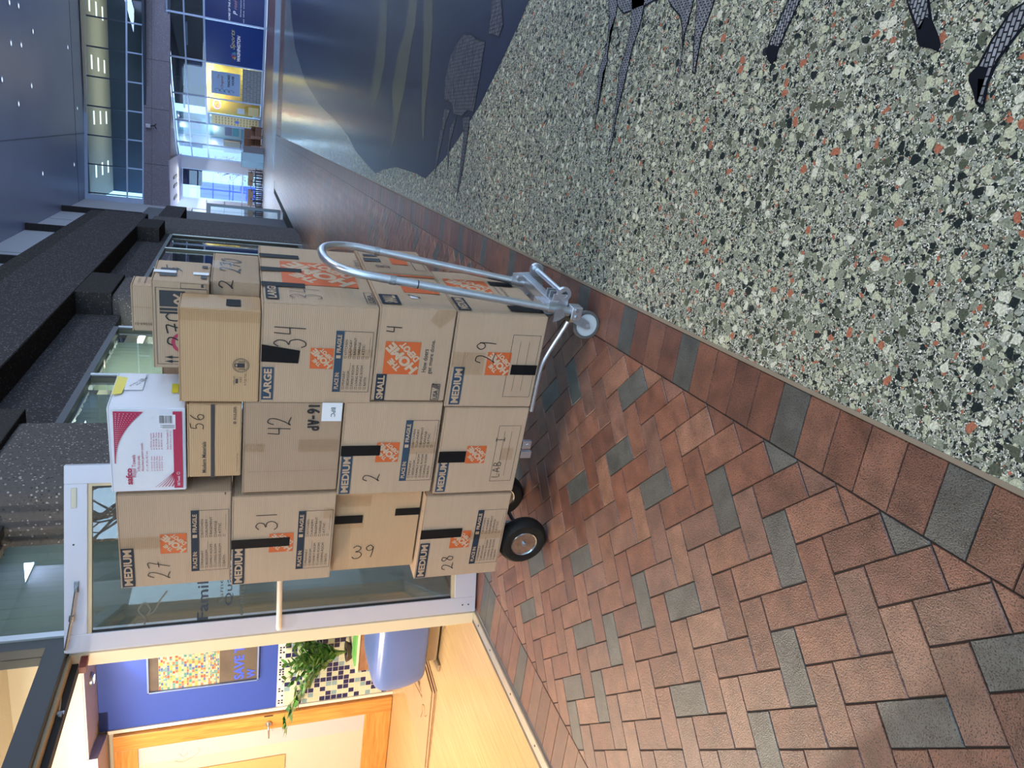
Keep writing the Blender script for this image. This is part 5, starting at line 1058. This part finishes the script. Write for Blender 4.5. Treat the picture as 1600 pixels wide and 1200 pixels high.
# shop fronts, receding in a shallow fan to the left
PTS = [(10.4, 53.2), (7.9, 53.6), (5.75, 54.35), (3.25, 55.95), (1.05, 57.6), (-0.72, 59.6), (-2.26, 61.1), (-3.33, 62.9)]
ZT, ZB1, ZB2 = 5.98, 4.95, 3.78
DARKI = mat('dark_interior', (0.012, 0.013, 0.022), 0.6); 
bm = BM(); seq = []
for i in range(len(PTS) - 1):
    for z0, z1 in ((0.02, .17), (ZB2 - .05, ZB2 + .06), (ZB1 - .04, ZB1 + .05), (ZT - .10, ZT)): vbox(bm, PTS[i], PTS[i + 1], z0, z1, .12, .05)
for p in PTS: vbox(bm, (p[0] - .055, p[1]), (p[0] + .055, p[1]), 0, ZT, .12, .055)
struct('window_frame_far', bm, MUL)
bm = BM()
quad(bm, [(p[0], p[1], 6.0) for p in PTS] + [(-6.6, 62.6, 6.0), (-6.6, 52.4, 6.0), (12, 55.8, 6.0), (12, 53.0, 6.0)]); struct('ceiling_far', bm, mat('far_soffit', (0.42, 0.38, 0.46), 0.6))
for i in range(len(PTS) - 1):
    bm = BM(); vbox(bm, PTS[i], PTS[i + 1], .1, ZT - .05, .012, .0); struct('window_%d' % (9 + i), bm, glass('far_shop_glass', (0.75, 0.83, 0.88), 1.6))
def at_front(i, t, z, back=0.0):
    p, q = Vector(PTS[i]), Vector(PTS[i + 1]); d = (q - p).normalized(); n = Vector((-d.y, d.x)); n = -n if n.y < 0 else n
    v = p.lerp(q, t) + n * back; return Vector((v.x, v.y, z))
def bay_face(i, t0, z0, back, lift=0.0):
    p = at_front(i, 1 - t0, z0, back); q = at_front(i, 0, z0, back); return Face(p, q - p, (0, 0, 1), lift)   # reads left to right
def bay_w(i): return (Vector(PTS[i + 1]) - Vector(PTS[i])).length
FT = {'blue': ('film', mat('royal_blue_film', (0.006, 0.045, 0.26), 0.25, var=0.25, vscale=0.5)), 'navy': ('film', mat('deep_blue_film', (0.004, 0.022, 0.17), 0.25, var=0.2, vscale=0.5)), 'wht': ('white_lettering', mat('sign_white', (0.75, 0.8, 0.9), 0.4, emit=(0.8, 0.85, 1.0), es=0.15)), 'gold': ('gold_lettering', mat('sign_gold', (0.7, 0.62, 0.30), 0.4)),
 'r': ('feather', mat('feather_red', (0.55, 0.06, 0.06), 0.4)), 'o': ('feather', mat('feather_orange', (0.75, 0.25, 0.08), 0.4)), 'y': ('feather', mat('feather_yellow', (0.75, 0.60, 0.10), 0.4)), 'g': ('feather', mat('feather_green', (0.08, 0.5, 0.25), 0.4)), 'b': ('feather', mat('feather_blue', (0.1, 0.4, 0.75), 0.4)), 'p': ('feather', mat('feather_purple', (0.25, 0.12, 0.5), 0.4)), 'pink': ('pink_lettering', mat('sign_pink', (0.6, 0.3, 0.4), 0.4))}
# blue window films, two bays
for i, key, label in ((1, 'navy', 'deep blue window film with small white event lettering at the right end shop'), (2, 'blue', 'royal blue window film with many coloured feather emblem and gold script lettering'), (0, 'navy', 'plain deep blue window film at the far right shop bay')):
    Wb = bay_w(i); t = thing('window_film', label, 'sign', at_front(i, 0.5, 0.17, -0.04)); F = bay_face(i, 0, .17, -0.04); F.o -= t.location
    F.rect(key, .06, 0, Wb - .06, ZB2 - .23)
    if i == 2:
        F.text('wht', 'WASHINGTON', Wb * .14, 1.42, Wb * .60, .21, .03, shear=.25, l=.01); F.text('gold', 'Sports', Wb * .40, 1.70, Wb * .45, .34, .01, shear=.35, l=.01)
        for k, c in enumerate('yorpbg'):
            a = math.radians(165 - k * 30); F.poly(c, [(Wb * .26 + .03 * math.cos(a), 1.70), (Wb * .26 + .24 * math.cos(a - .2), 1.70 + .26 * math.sin(a - .2)), (Wb * .26 + .29 * math.cos(a), 1.70 + .30 * math.sin(a)), (Wb * .26 + .24 * math.cos(a + .2), 1.70 + .26 * math.sin(a + .2))], .01)
    if i == 1:
        F.text('wht', 'HOME OF THE AUTHENTIC', Wb * .05, 2.05, Wb * .9, .12, .02, shear=.2, l=.01); F.text('wht', 'P', Wb * .22, 1.62, None, .26, .01, shear=.3, l=.01); F.text('pink', 'rosé', Wb * .36, 1.66, None, .2, .01, shear=.3, l=.01)
        F.text('wht', 'Entertainment', Wb * .2, 1.40, Wb * .6, .07, l=.01); F.text('wht', 'at the corner', Wb * .05, 1.22, Wb * .75, .07, l=.01)
    F.emit(t, FT)
# dark shop interiors above and behind the films
for i in (0, 1, 2, 3, 4):
    bm = BM(); vbox(bm, at_front(i, 0, 0, 1.5)[:2], at_front(i, 1, 0, 1.5)[:2], ZB2, ZT, .05); struct('wall_shop_%d' % (i + 1), bm, DARKI)
for k, (i, t0, zz, ww, hh) in enumerate(((1, .2, 4.9, 1.0, .10), (2, .35, 4.85, 1.2, .10), (3, .5, 5.2, 1.1, .10), (4, .4, 5.25, .9, .12))):
    bm = BM(); p = at_front(i, t0, 0, .9); q = at_front(i, min(t0 + .5, 1), 0, .9); vbox(bm, p[:2], q[:2], zz, zz + hh, .2); tag(obj('hanging_panel', bm, mat('pale_hanging', (0.42, 0.50, 0.62), 0.4)), 'pale horizontal panel hanging inside the dark upper shop window', 'panel', 'panels inside the far shop')
bm = BM(); vbox(bm, at_front(3, .25, 0, .8)[:2], at_front(3, .92, 0, .8)[:2], ZB2 + .05, ZB1 - .15, .1); tag(obj('navy_hanging_sign', bm, mat('navy_sign', (0.015, 0.03, 0.22), 0.5)), 'plain navy sign board inside the dark window above the yellow shop', 'sign')
# yellow pancake shop
YW = mat('yellow_shop_wall', (0.78, 0.58, 0.15), 0.6, var=0.1, vscale=3)
for i in (3, 4):
    bm = BM(); vbox(bm, at_front(i, -.0, 0, 1.1)[:2], at_front(i, 1.0, 0, 1.1)[:2], .17, ZB2, .05); struct('wall_yellow_%d' % (i - 2), bm, YW)
bm = BM(); quad(bm, [at_front(3, 0, ZB2, 0), at_front(3, 1, ZB2, 0), at_front(4, 1, ZB2, 0), at_front(4, 1, ZB2, 1.2), at_front(3, 1, ZB2, 1.2), at_front(3, 0, ZB2, 1.2)]); struct('ceiling_yellow_shop', bm, YW)
pp3 = at_front(3, .6, 3.3, .45); point('yellow_shop_lamp', pp3, 120, (1.0, 0.86, 0.5), .2); point('yellow_shop_lamp', at_front(4, .5, 3.2, .45), 90, (1.0, 0.86, 0.5), .2); point('yellow_shop_lamp', at_front(3, .4, 1.0, .5), 50, (1.0, 0.9, 0.6), .2)
Wb = bay_w(3); sg = thing('shop_sign', 'light blue sign panel with dark lettering in the far yellow shop window', 'sign', at_front(3, .5, 1.6, 0)); F = bay_face(3, 0, 0, -.03); F.o -= sg.location
TP = {'bl': ('panel', mat('sky_panel', (0.34, 0.50, 0.78), 0.4)), 'k': ('dark_lettering', mat('dark_letter', (0.05, 0.055, 0.08), 0.5)), 'r': ('red_lettering', mat('maroon_letter', (0.35, 0.10, 0.10), 0.5))}
F.rect('bl', Wb * .16, 1.58, Wb * .80, 3.42); F.text('r', 'The', Wb * .60, 2.9, Wb * .12, .14, l=.01); F.text('r', 'Original', Wb * .34, 2.62, Wb * .36, .20, .01, shear=.3, l=.01); F.text('k', 'PANCAKE', Wb * .40, 2.22, Wb * .34, .17, .03, l=.01); F.text('k', 'HOUSE', Wb * .46, 1.97, Wb * .26, .15, .03, l=.01)
for k in range(4): F.stroke('k', smooth_line([(Wb * .22, 3.1 - .3 * k), (Wb * .28, 3.2 - .3 * k), (Wb * .32, 3.0 - .3 * k), (Wb * .24, 2.9 - .3 * k), (Wb * .30, 2.85 - .3 * k)]), .02, .01)
F.emit(sg, TP)
lw = thing('counter_graphic', 'grey brick pattern lower window graphic under the light blue shop sign', 'window graphic', at_front(3, .5, .2, 0)); F = bay_face(3, 0, 0, -.02); F.o -= lw.location
bg_ = mat('grey_brick_film', (0.34, 0.36, 0.38), 0.4); F.rect('bl', .08, .18, Wb - .08, 1.42); 
for k in range(6): F.rect('k', .08, .25 + .22 * k, Wb - .08, .27 + .22 * k, .006)
for k in range(6):
    for m_ in range(7): F.rect('k', .1 + (m_ + (k % 2) * .5) * .36, .25 + .22 * k, .12 + (m_ + (k % 2) * .5) * .36, .47 + .22 * k, .006)
F.stroke('k', smooth_line([(Wb * .3, .9), (Wb * .4, 1.2), (Wb * .5, 1.0), (Wb * .45, .8), (Wb * .6, 1.1), (Wb * .65, .9)]), .02, .008); F.emit(lw, {'bl': ('film', bg_), 'k': ('line_work', mat('brick_line', (0.12, 0.13, 0.15), 0.5))})
ns = thing('neon_sign', 'red oval neon open sign in the yellow shop window', 'neon sign', at_front(4, .25, 3.1, 0)); NR = mat('neon_red', (1, .1, .08), .4, emit=(1.0, 0.05, 0.04), es=9); NB_ = mat('neon_blue', (.2, .4, 1), .4, emit=(.2, .4, 1.0), es=4)
p = at_front(4, .25, 3.1, .12); d = (Vector(PTS[5]) - Vector(PTS[4])).normalized()
def on(a, z): return Vector((d.x * a, d.y * a, z)) + (p - at_front(4, .25, 3.1, 0))
bm = BM(); add_tube(bm, [on(.46 * math.cos(k * math.pi / 12), .24 * math.sin(k * math.pi / 12)) for k in range(25)], .025, 6, False); obj('outer_tube', bm, NB_, ns)
bm = BM(); add_tube(bm, [on(.38 * math.cos(k * math.pi / 12), -.04 + .17 * math.sin(k * math.pi / 12)) for k in range(25)], .03, 6, False)
for a in (-.24, -.08, .08, .24): add_tube(bm, [on(a, -.13), on(a, .06)], .03, 6)
obj('letter_tubes', bm, NR, ns)
# shop door with posted notices
i = 4; Wb = bay_w(i); sd = thing('shop_door', 'glazed shop door covered with rows of small menu notices', 'door', at_front(i, 1, 0, 0)); F = bay_face(i, 0, 0, -.06); F.o -= sd.location
FD = {'f': ('door_frame', mat('blue_grey_door_frame', (0.30, 0.40, 0.62), 0.4)), 'y': ('notice_sheet', mat('menu_yellow', (0.72, 0.60, 0.30), 0.5)), 'k': ('notice_lines', mat('menu_lines', (0.35, 0.22, 0.10), 0.5)), 'b': ('emblem', mat('blue_emblem', (0.15, 0.2, 0.6), 0.5)), 'w': ('paper', mat('white_notice', (0.55, 0.62, 0.7), 0.5))}
F.frame('f', .05, .1, 1.25, 3.72, .14); F.rect('y', .19, .24, 1.11, 3.45, -.005)
for k in range(14): 
    for m_ in range(3): F.rect('k', .25 + m_ * .29, .4 + k * .21, .45 + m_ * .29, .46 + k * .21, .002)
F.disc('b', .62, 1.75, .16, l=.004); F.rect('w', 1.55, 1.25, 2.1, 1.75); F.rect('y', 1.5, .3, 2.35, 1.0); F.rect('w', 1.3, .12, 1.5, .7); F.emit(sd, FD)
# aqua and pale shop bays further left
AQ = [mat('aqua_wall', (0.25, 0.55, 0.62), 0.6), mat('pale_shop_wall', (0.52, 0.55, 0.66), 0.6), mat('peach_wall', (0.68, 0.50, 0.34), 0.6)]
for i, m_ in ((5, AQ[0]), (6, AQ[1])):
    bm = BM(); vbox(bm, at_front(i, 0, 0, .8)[:2], at_front(i, 1, 0, .8)[:2], .17, ZT - .1, .05); struct('wall_shop_%d' % (i + 1), bm, m_)
    point('pale_shop_lamp', at_front(i, .5, 3.4, .4), 26, (.85, .92, 1.0), .05); point('pale_shop_lamp', at_front(i, .5, 5.5, .4), 14, (.75, .88, 1.0), .05)
Wb = bay_w(5); ar = thing('wall_mural', 'beach coloured mural of teal and purple bands inside the aqua shop window', 'mural', at_front(5, .5, 0, .7)); F = bay_face(5, 0, 0, .72); F.o -= ar.location
F.rect('s', .25, 1.45, Wb - .2, 3.4); F.rect('p', .5, 2.1, Wb - .5, 2.6, .004); F.rect('t', .5, 1.6, Wb - .5, 2.05, .004); F.rect('o', .2, .2, Wb - .1, .5)
F.emit(ar, {'s': ('sky_band', mat('mural_sky', (0.55, 0.66, 0.62), .5)), 'p': ('purple_band', mat('mural_purple', (0.22, 0.20, 0.32), .5)), 't': ('teal_band', mat('mural_teal', (0.10, 0.42, 0.46), .5)), 'o': ('sand_band', mat('mural_sand', (0.6, 0.5, 0.35), .5))})
for i, t0, t1, z0, z1, m_, lb in ((6, .1, .9, 1.5, 2.7, AQ[2], 'peach coloured wall panel in the pale end shop window'), (6, .1, .7, 4.9, 5.4, MATS['pale_hanging'], 'pale air duct inside the upper end shop window'), (5, .2, .6, 4.2, 5.7, MATS['pale_hanging'], 'pale angular duct inside the upper aqua shop window')):
    bm = BM(); vbox(bm, at_front(i, t0, 0, .6)[:2], at_front(i, t1, 0, .6)[:2], z0, z1, .1); tag(obj('wall_panel' if m_ is AQ[2] else 'air_duct', bm, m_), lb, 'panel' if m_ is AQ[2] else 'duct')
# brown wicker chairs and tables of the food court
BRN = mat('brown_wicker', (0.16, 0.07, 0.04), 0.6, var=0.3, vscale=20); BLKF = mat('black_furniture', (0.012, 0.013, 0.02), 0.5); TOPW = mat('table_top_tan', (0.42, 0.26, 0.16), 0.4)
def chair0():
    t = thing('cafe_chair', 'black framed brown cafe chair at the far tables', 'chair', (0, 0, 0), 0, 'far cafe chairs')
    bm = BM(); add_box(bm, -.22, -.22, .43, .22, .22, .47, .01); obj('seat', bm, BLKF, t)
    bm = BM(); add_box(bm, -.22, .19, .62, .22, .22, .95, .01); obj('backrest', bm, TOPW, t)
    for x in (-.2, .2):
        for y in (-.2, .2):
            bm = BM(); add_box(bm, x - .018, y - .018, 0, x + .018, y + .018, .44 if y < 0 else .9); obj('leg', bm, BLKF, t)
    return t
def table0():
    t = thing('cafe_table', 'square black cafe table with pedestal foot near the exit', 'table', (0, 0, 0), 0, 'far cafe tables')
    bm = BM(); add_box(bm, -.36, -.36, .72, .36, .36, .76, .008); obj('tabletop', bm, BLKF, t)
    bm = BM(); add_cyl(bm, (0, 0, .03), (0, 0, .72), .04, seg=10); obj('pedestal', bm, BLKF, t)
    bm = BM(); add_cyl(bm, (0, 0, 0), (0, 0, .03), .26, seg=16); obj('foot', bm, BLKF, t)
    return t
def dup(root, loc, rz):
    r_ = root.copy(); COL.objects.link(r_); r_.location = loc; r_.rotation_euler = (0, 0, rz)
    for ch in list(root.children):
        c = ch.copy(); COL.objects.link(c); c.parent = r_
    return r_
c0 = chair0(); t0_ = table0(); random.seed(3)
spots = [(-3.75, 54.9), (-4.9, 54.2), (-6.1, 53.3), (-4.3, 56.8), (-5.6, 56.0)]
for k, (x, y) in enumerate(spots):
    tt = t0_ if k == 0 else dup(t0_, (0, 0, 0), 0); tt.location = (x, y, 0)
    for m_, (dx_, dy_, rz) in enumerate(((.0, .62, 0), (0, -.62, math.pi), (.62, 0, -math.pi / 2))):
        cc_ = c0 if (k == 0 and m_ == 0) else dup(c0, (0, 0, 0), 0); cc_.location = (x + dx_, y + dy_, 0); cc_.rotation_euler = (0, 0, rz)
for k, (x, y) in enumerate(((-.9, 58.0), (-1.6, 58.9))):
    t = thing('wicker_armchair', ('brown wicker armchair in front of the aqua shop, right one' if k == 0 else 'brown wicker armchair in front of the aqua shop beside grey bin'), 'armchair', (x, y, 0), .4)
    bm = BM(); add_box(bm, -.35, -.32, .08, .35, .32, .5, .04); obj('seat', bm, BRN, t)
    bm = BM(); add_box(bm, -.35, .22, .5, .35, .36, 1.25, .04); obj('backrest', bm, BRN, t)
    for x_ in (-.36, .30):
        bm = BM(); add_box(bm, x_, -.3, .5, x_ + .07, .3, .78, .02); obj('arm', bm, BRN, t)
    for x_ in (-.3, .3):
        bm = BM(); add_box(bm, x_ - .03, -.3, 0, x_ + .03, -.24, .1); obj('leg', bm, BLKF, t)
gbn = thing('recycling_station', 'grey and pale blue counter block between the shops and cafe tables', 'counter', (-2.35, 54.0, 0), .75)
bm = BM(); add_box(bm, -.05, -.3, 0, .55, .3, 1.30, .02); obj('grey_cabinet', bm, mat('grey_cabinet', (0.20, 0.19, 0.21), .5), gbn)
bm = BM(); add_box(bm, -.80, -.35, 0, -.06, .3, 1.40, .02); obj('pale_cabinet', bm, mat('pale_cabinet', (0.45, 0.66, 0.75), .5, var=.1, vscale=2), gbn)
bm = BM(); add_box(bm, -.82, -.37, 1.40, .57, .32, 1.44, .01); obj('countertop', bm, mat('pale_top', (0.5, 0.6, 0.66), .4), gbn)
# exit bay beyond the cafe: pale panelled wall, glazing, bright street
PNL = mat('pale_panel_wall', (0.55, 0.54, 0.60), 0.6)
def fp(x, z, dy=0.0): return (x, 63.0 + (x + 3) * 0.19 + dy, z)
bm = BM(); vbox(bm, (-3.3, 62.9), (-4.2, 62.75), 0, 6.0, .3); vbox(bm, (-6.45, 62.35), (-8.6, 61.95), 0, 6.6, .3); vbox(bm, (-4.2, 62.75), (-6.45, 62.35), 5.75, 6.6, .3); struct('wall_exit', bm, PNL)
bm = BM(); add_box(bm, -8.5, 48, 0, -8.3, 62, 3.6); add_box(bm, -8.5, 30, 0, -8.3, 48, 6); struct('wall_cafe_side', bm, PNL)
bm = BM(); add_box(bm, -8.3, 55.5, 3.6, -7.2, 62, 3.8); struct('trim_12', bm, mat('shelf_white', (0.6, 0.58, 0.62), 0.5))
bm = BM()
for z in (1.3, 2.6, 3.9): vbox(bm, (-6.46, 62.33), (-8.3, 62.0), z, z + .03, .01, .01)
for x in (-7.2, -7.9): vbox(bm, (x, 62.33 + (x + 6.46) * .18), (x - .03, 62.33 + (x + 6.46) * .18), 0, 5.7, .01, .012)
struct('trim_13', bm, MATS['panel_joint'])
bm = BM(); add_box(bm, -6.6, 52.6, 5.74, -3.2, 63, 5.80)
struct('ceiling_exit', bm, mat('lilac_soffit', (0.5, 0.46, 0.6), 0.6))
for x in (-6.0, -5.2, -4.6):
    bm = BM(); add_box(bm, x, 55.5, 5.70, x + .18, 58.3, 5.738); tag(obj('soffit_slot', bm, DARKI), 'long dark ventilation slot in the lilac soffit before the exit', 'vent', 'soffit vents')
bm = BM()
for a, b in (((-4.2, 62.75), (-4.28, 62.73)), ((-6.37, 62.36), (-6.45, 62.35))): vbox(bm, a, b, 0, 5.75, .08)
for z in (1.25, 5.62): vbox(bm, (-4.2, 62.75), (-6.45, 62.35), z, z + .08, .08)
struct('window_frame_exit', bm, mat('exit_frame', (0.6, 0.68, 0.8), 0.4))
bm = BM(); vbox(bm, (-4.2, 62.75), (-6.45, 62.35), 0, 5.7, .01, -.04); struct('window_17', bm, MATS['far_shop_glass'])
bm = BM(); add_box(bm, -5.5, 63.04, 4.3, -4.3, 64.1, 5.95, .02); tag(obj('awning', bm, mat('navy_awning', (0.01, 0.012, 0.09), .6)), 'dark navy awning block outside at the top of the exit window', 'awning')
st = thing('street_building', 'white building with violet blue doors across the street beyond the exit', 'building', (-7, 78, 0))
bm = BM(); add_box(bm, -7, 0, 0, 8, 1, 9); obj('wall', bm, mat('white_render', (0.75, 0.8, 0.78), .6), st)
bm = BM(); add_box(bm, -.9, -.08, 0, .6, 0, 5.1); obj('blue_doors', bm, mat('violet_blue', (0.12, 0.16, 0.75), .5), st)
bm = BM()
for x in (-.5, -.1, .3): add_box(bm, x, -.1, 0, x + .03, -.08, 5.1)
obj('door_joints', bm, mat('joint_blue', (0.06, 0.08, 0.4), .5), st)
sbox('ground_street', -30, 66, -.3, 25, 80, -0.02, mat('street_paving', (0.45, 0.43, 0.42), .8))
# ---- glass screen standing past the columns
gs = thing('glass_screen', 'free standing glass panel in a slim grey metal frame beside the dark far wall', 'glass screen', (-3.28, 30.3, 0), math.atan2(.76, .57))
L_w = .95
FRM = mat('grey_screen_frame', (0.17, 0.18, 0.19), .4, .4)
bm = BM(); add_box(bm, -L_w, -.04, 2.52, 0, .04, 2.66); obj('top_bar', bm, FRM, gs)
bm = BM(); add_box(bm, -L_w, -.04, 0, 0, .04, .09); obj('bottom_bar', bm, FRM, gs)
for x in (-L_w, -.09):
    bm = BM(); add_box(bm, x, -.04, .09, x + .09, .04, 2.52); obj('post', bm, FRM, gs)
bm = BM(); add_box(bm, -L_w + .09, -.006, .09, -.09, .006, 2.52); obj('glass_pane', bm, MATS['far_shop_glass'], gs)
# security camera on the far bulkhead
sc_ = thing('security_camera', 'small white security camera on the pink concrete bulkhead', 'camera', (-1.25, 53.05, 6.85))
bm = BM(); add_box(bm, -.12, -.12, 0, .12, .1, .26, .02); obj('housing', bm, mat('camera_white', (0.8, .82, .9), .4), sc_)
bm = BM(); add_tube(bm, [(0, 0, 0), (.05, -.15, -.25), (-.12, -.2, -.36)], .03, 6); add_tube(bm, [(.05, -.15, -.25), (.18, -.15, -.34)], .03, 6); obj('bracket', bm, BLKF, sc_)

# ================================================================ ENTRANCE SIDE BEHIND THE CAMERA (seen mirrored in the door glass) AND RIGHT SIDE
bm = BM()
for x in (-5.2, -2.85, -0.3, 2.2, 4.8, 7.4, 10, 13, 16): add_box(bm, x - .09, -7.1, 0, x + .09, -6.95, 10.5)
for z in (0.0, 2.45, 3.0, 5.6, 8.0): add_box(bm, -5.2, -7.1, z, 16, -6.95, z + .18)
struct('window_frame_near', bm, DRK)
bm = BM(); add_box(bm, -5.2, -7.03, 0, 16, -7.02, 10.5); struct('window_18', bm, GL)
sbox('wall_entrance', -6.4, -7.3, 0, -5.2, -7.0, 10.55, CONL)
bm = BM()
for y in range(-7, 56, 7): add_box(bm, 15.9, y, 0, 16.2, y + 3.2, 10.55)
add_box(bm, 15.9, -7, 0, 16.2, 56, 1.2); add_box(bm, 15.9, -7, 6.0, 16.2, 56, 10.55); struct('wall_right', bm, CONL)
sbox('ground_plaza', -25, -40, -.4, 25, -8, -0.1, mat('plaza_paving', (0.40, 0.36, 0.33), .8, var=.1, vscale=2))
nb_ = thing('neighbour_building', 'pale stone building across the plaza behind the camera', 'building', (0, -34, 0))
bm = BM(); add_box(bm, -14, -4, -.1, -6, 0, 5.5); add_box(bm, -6, -4, -.1, 16, 0, 3.6); obj('wall', bm, CONL, nb_)
for k in range(6):
    bm = BM(); add_box(bm, -11 + k * 2.4, 0, 1.2, -9.6 + k * 2.4, .05, 2.8); obj('window', bm, mat('dark_pane', (.06, .08, .1), .2), nb_)
TRK = mat('bark', (0.10, 0.085, 0.07), .9); random.seed(8)
def tree(x, y, label, hgt=8.0):
    t = thing('bare_tree', label, 'tree', (x, y, -.1)); bm = BM()
    def br(p, d, L, r, depth):
        q = p + d * L; add_tube(bm, [p, p.lerp(q, .5) + Vector((random.uniform(-.06, .06) * L, random.uniform(-.06, .06) * L, 0)), q], [r, r * .85, r * .65], 6 if depth < 3 else 4, depth == 0)
        if depth >= 5: return
        for k in range(3 if depth < 3 else 2):
            nd = (d + Vector((random.uniform(-.75, .75), random.uniform(-.75, .75), random.uniform(-.15, .5)))).normalized(); br(q, nd, L * random.uniform(.62, .8), r * .62, depth + 1)
    br(Vector((0, 0, 0)), Vector((0, 0, 1)), hgt * .27, .16, 0); obj('branches', bm, TRK, t)
tree(-1.0, -12.5, 'bare branching tree on the plaza behind the camera, nearer one'); tree(2.8, -16, 'bare branching tree on the plaza behind the camera, further one', 9.5)
bl = thing('blossom_tree', 'pale pink blossom tree outside the exit window', 'tree', (-4.6, 70, 0)); bm = BM()
add_tube(bm, [(0, 0, 0), (.1, 0, 1.5), (.3, 0, 3)], [.12, .09, .05], 6)
for k in range(9): a = random.uniform(0, 6.28); add_tube(bm, [(.1, 0, 1.2 + .1 * k), (.1 + .9 * math.cos(a), .6 * math.sin(a), 2.0 + .15 * k)], [.04, .015], 5)
obj('trunk', bm, TRK, bl); bm = BM()
for k in range(700):
    a = random.uniform(0, 6.28); rr = random.uniform(.1, 1.25); z = random.uniform(1.0, 3.6); c = Vector((.1 + rr * math.cos(a), rr * math.sin(a) * .7, z)); s_ = random.uniform(.04, .08)
    e1 = Vector((random.uniform(-1, 1), random.uniform(-1, 1), random.uniform(-1, 1))).normalized() * s_; e2 = e1.orthogonal().normalized() * s_
    bm.faces.new([bm.verts.new(c + e1), bm.verts.new(c + e2), bm.verts.new(c - e1), bm.verts.new(c - e2)])
obj('blossom', bm, mat('blossom_pink', (0.75, 0.55, 0.66), .7), bl)['kind'] = 'stuff'
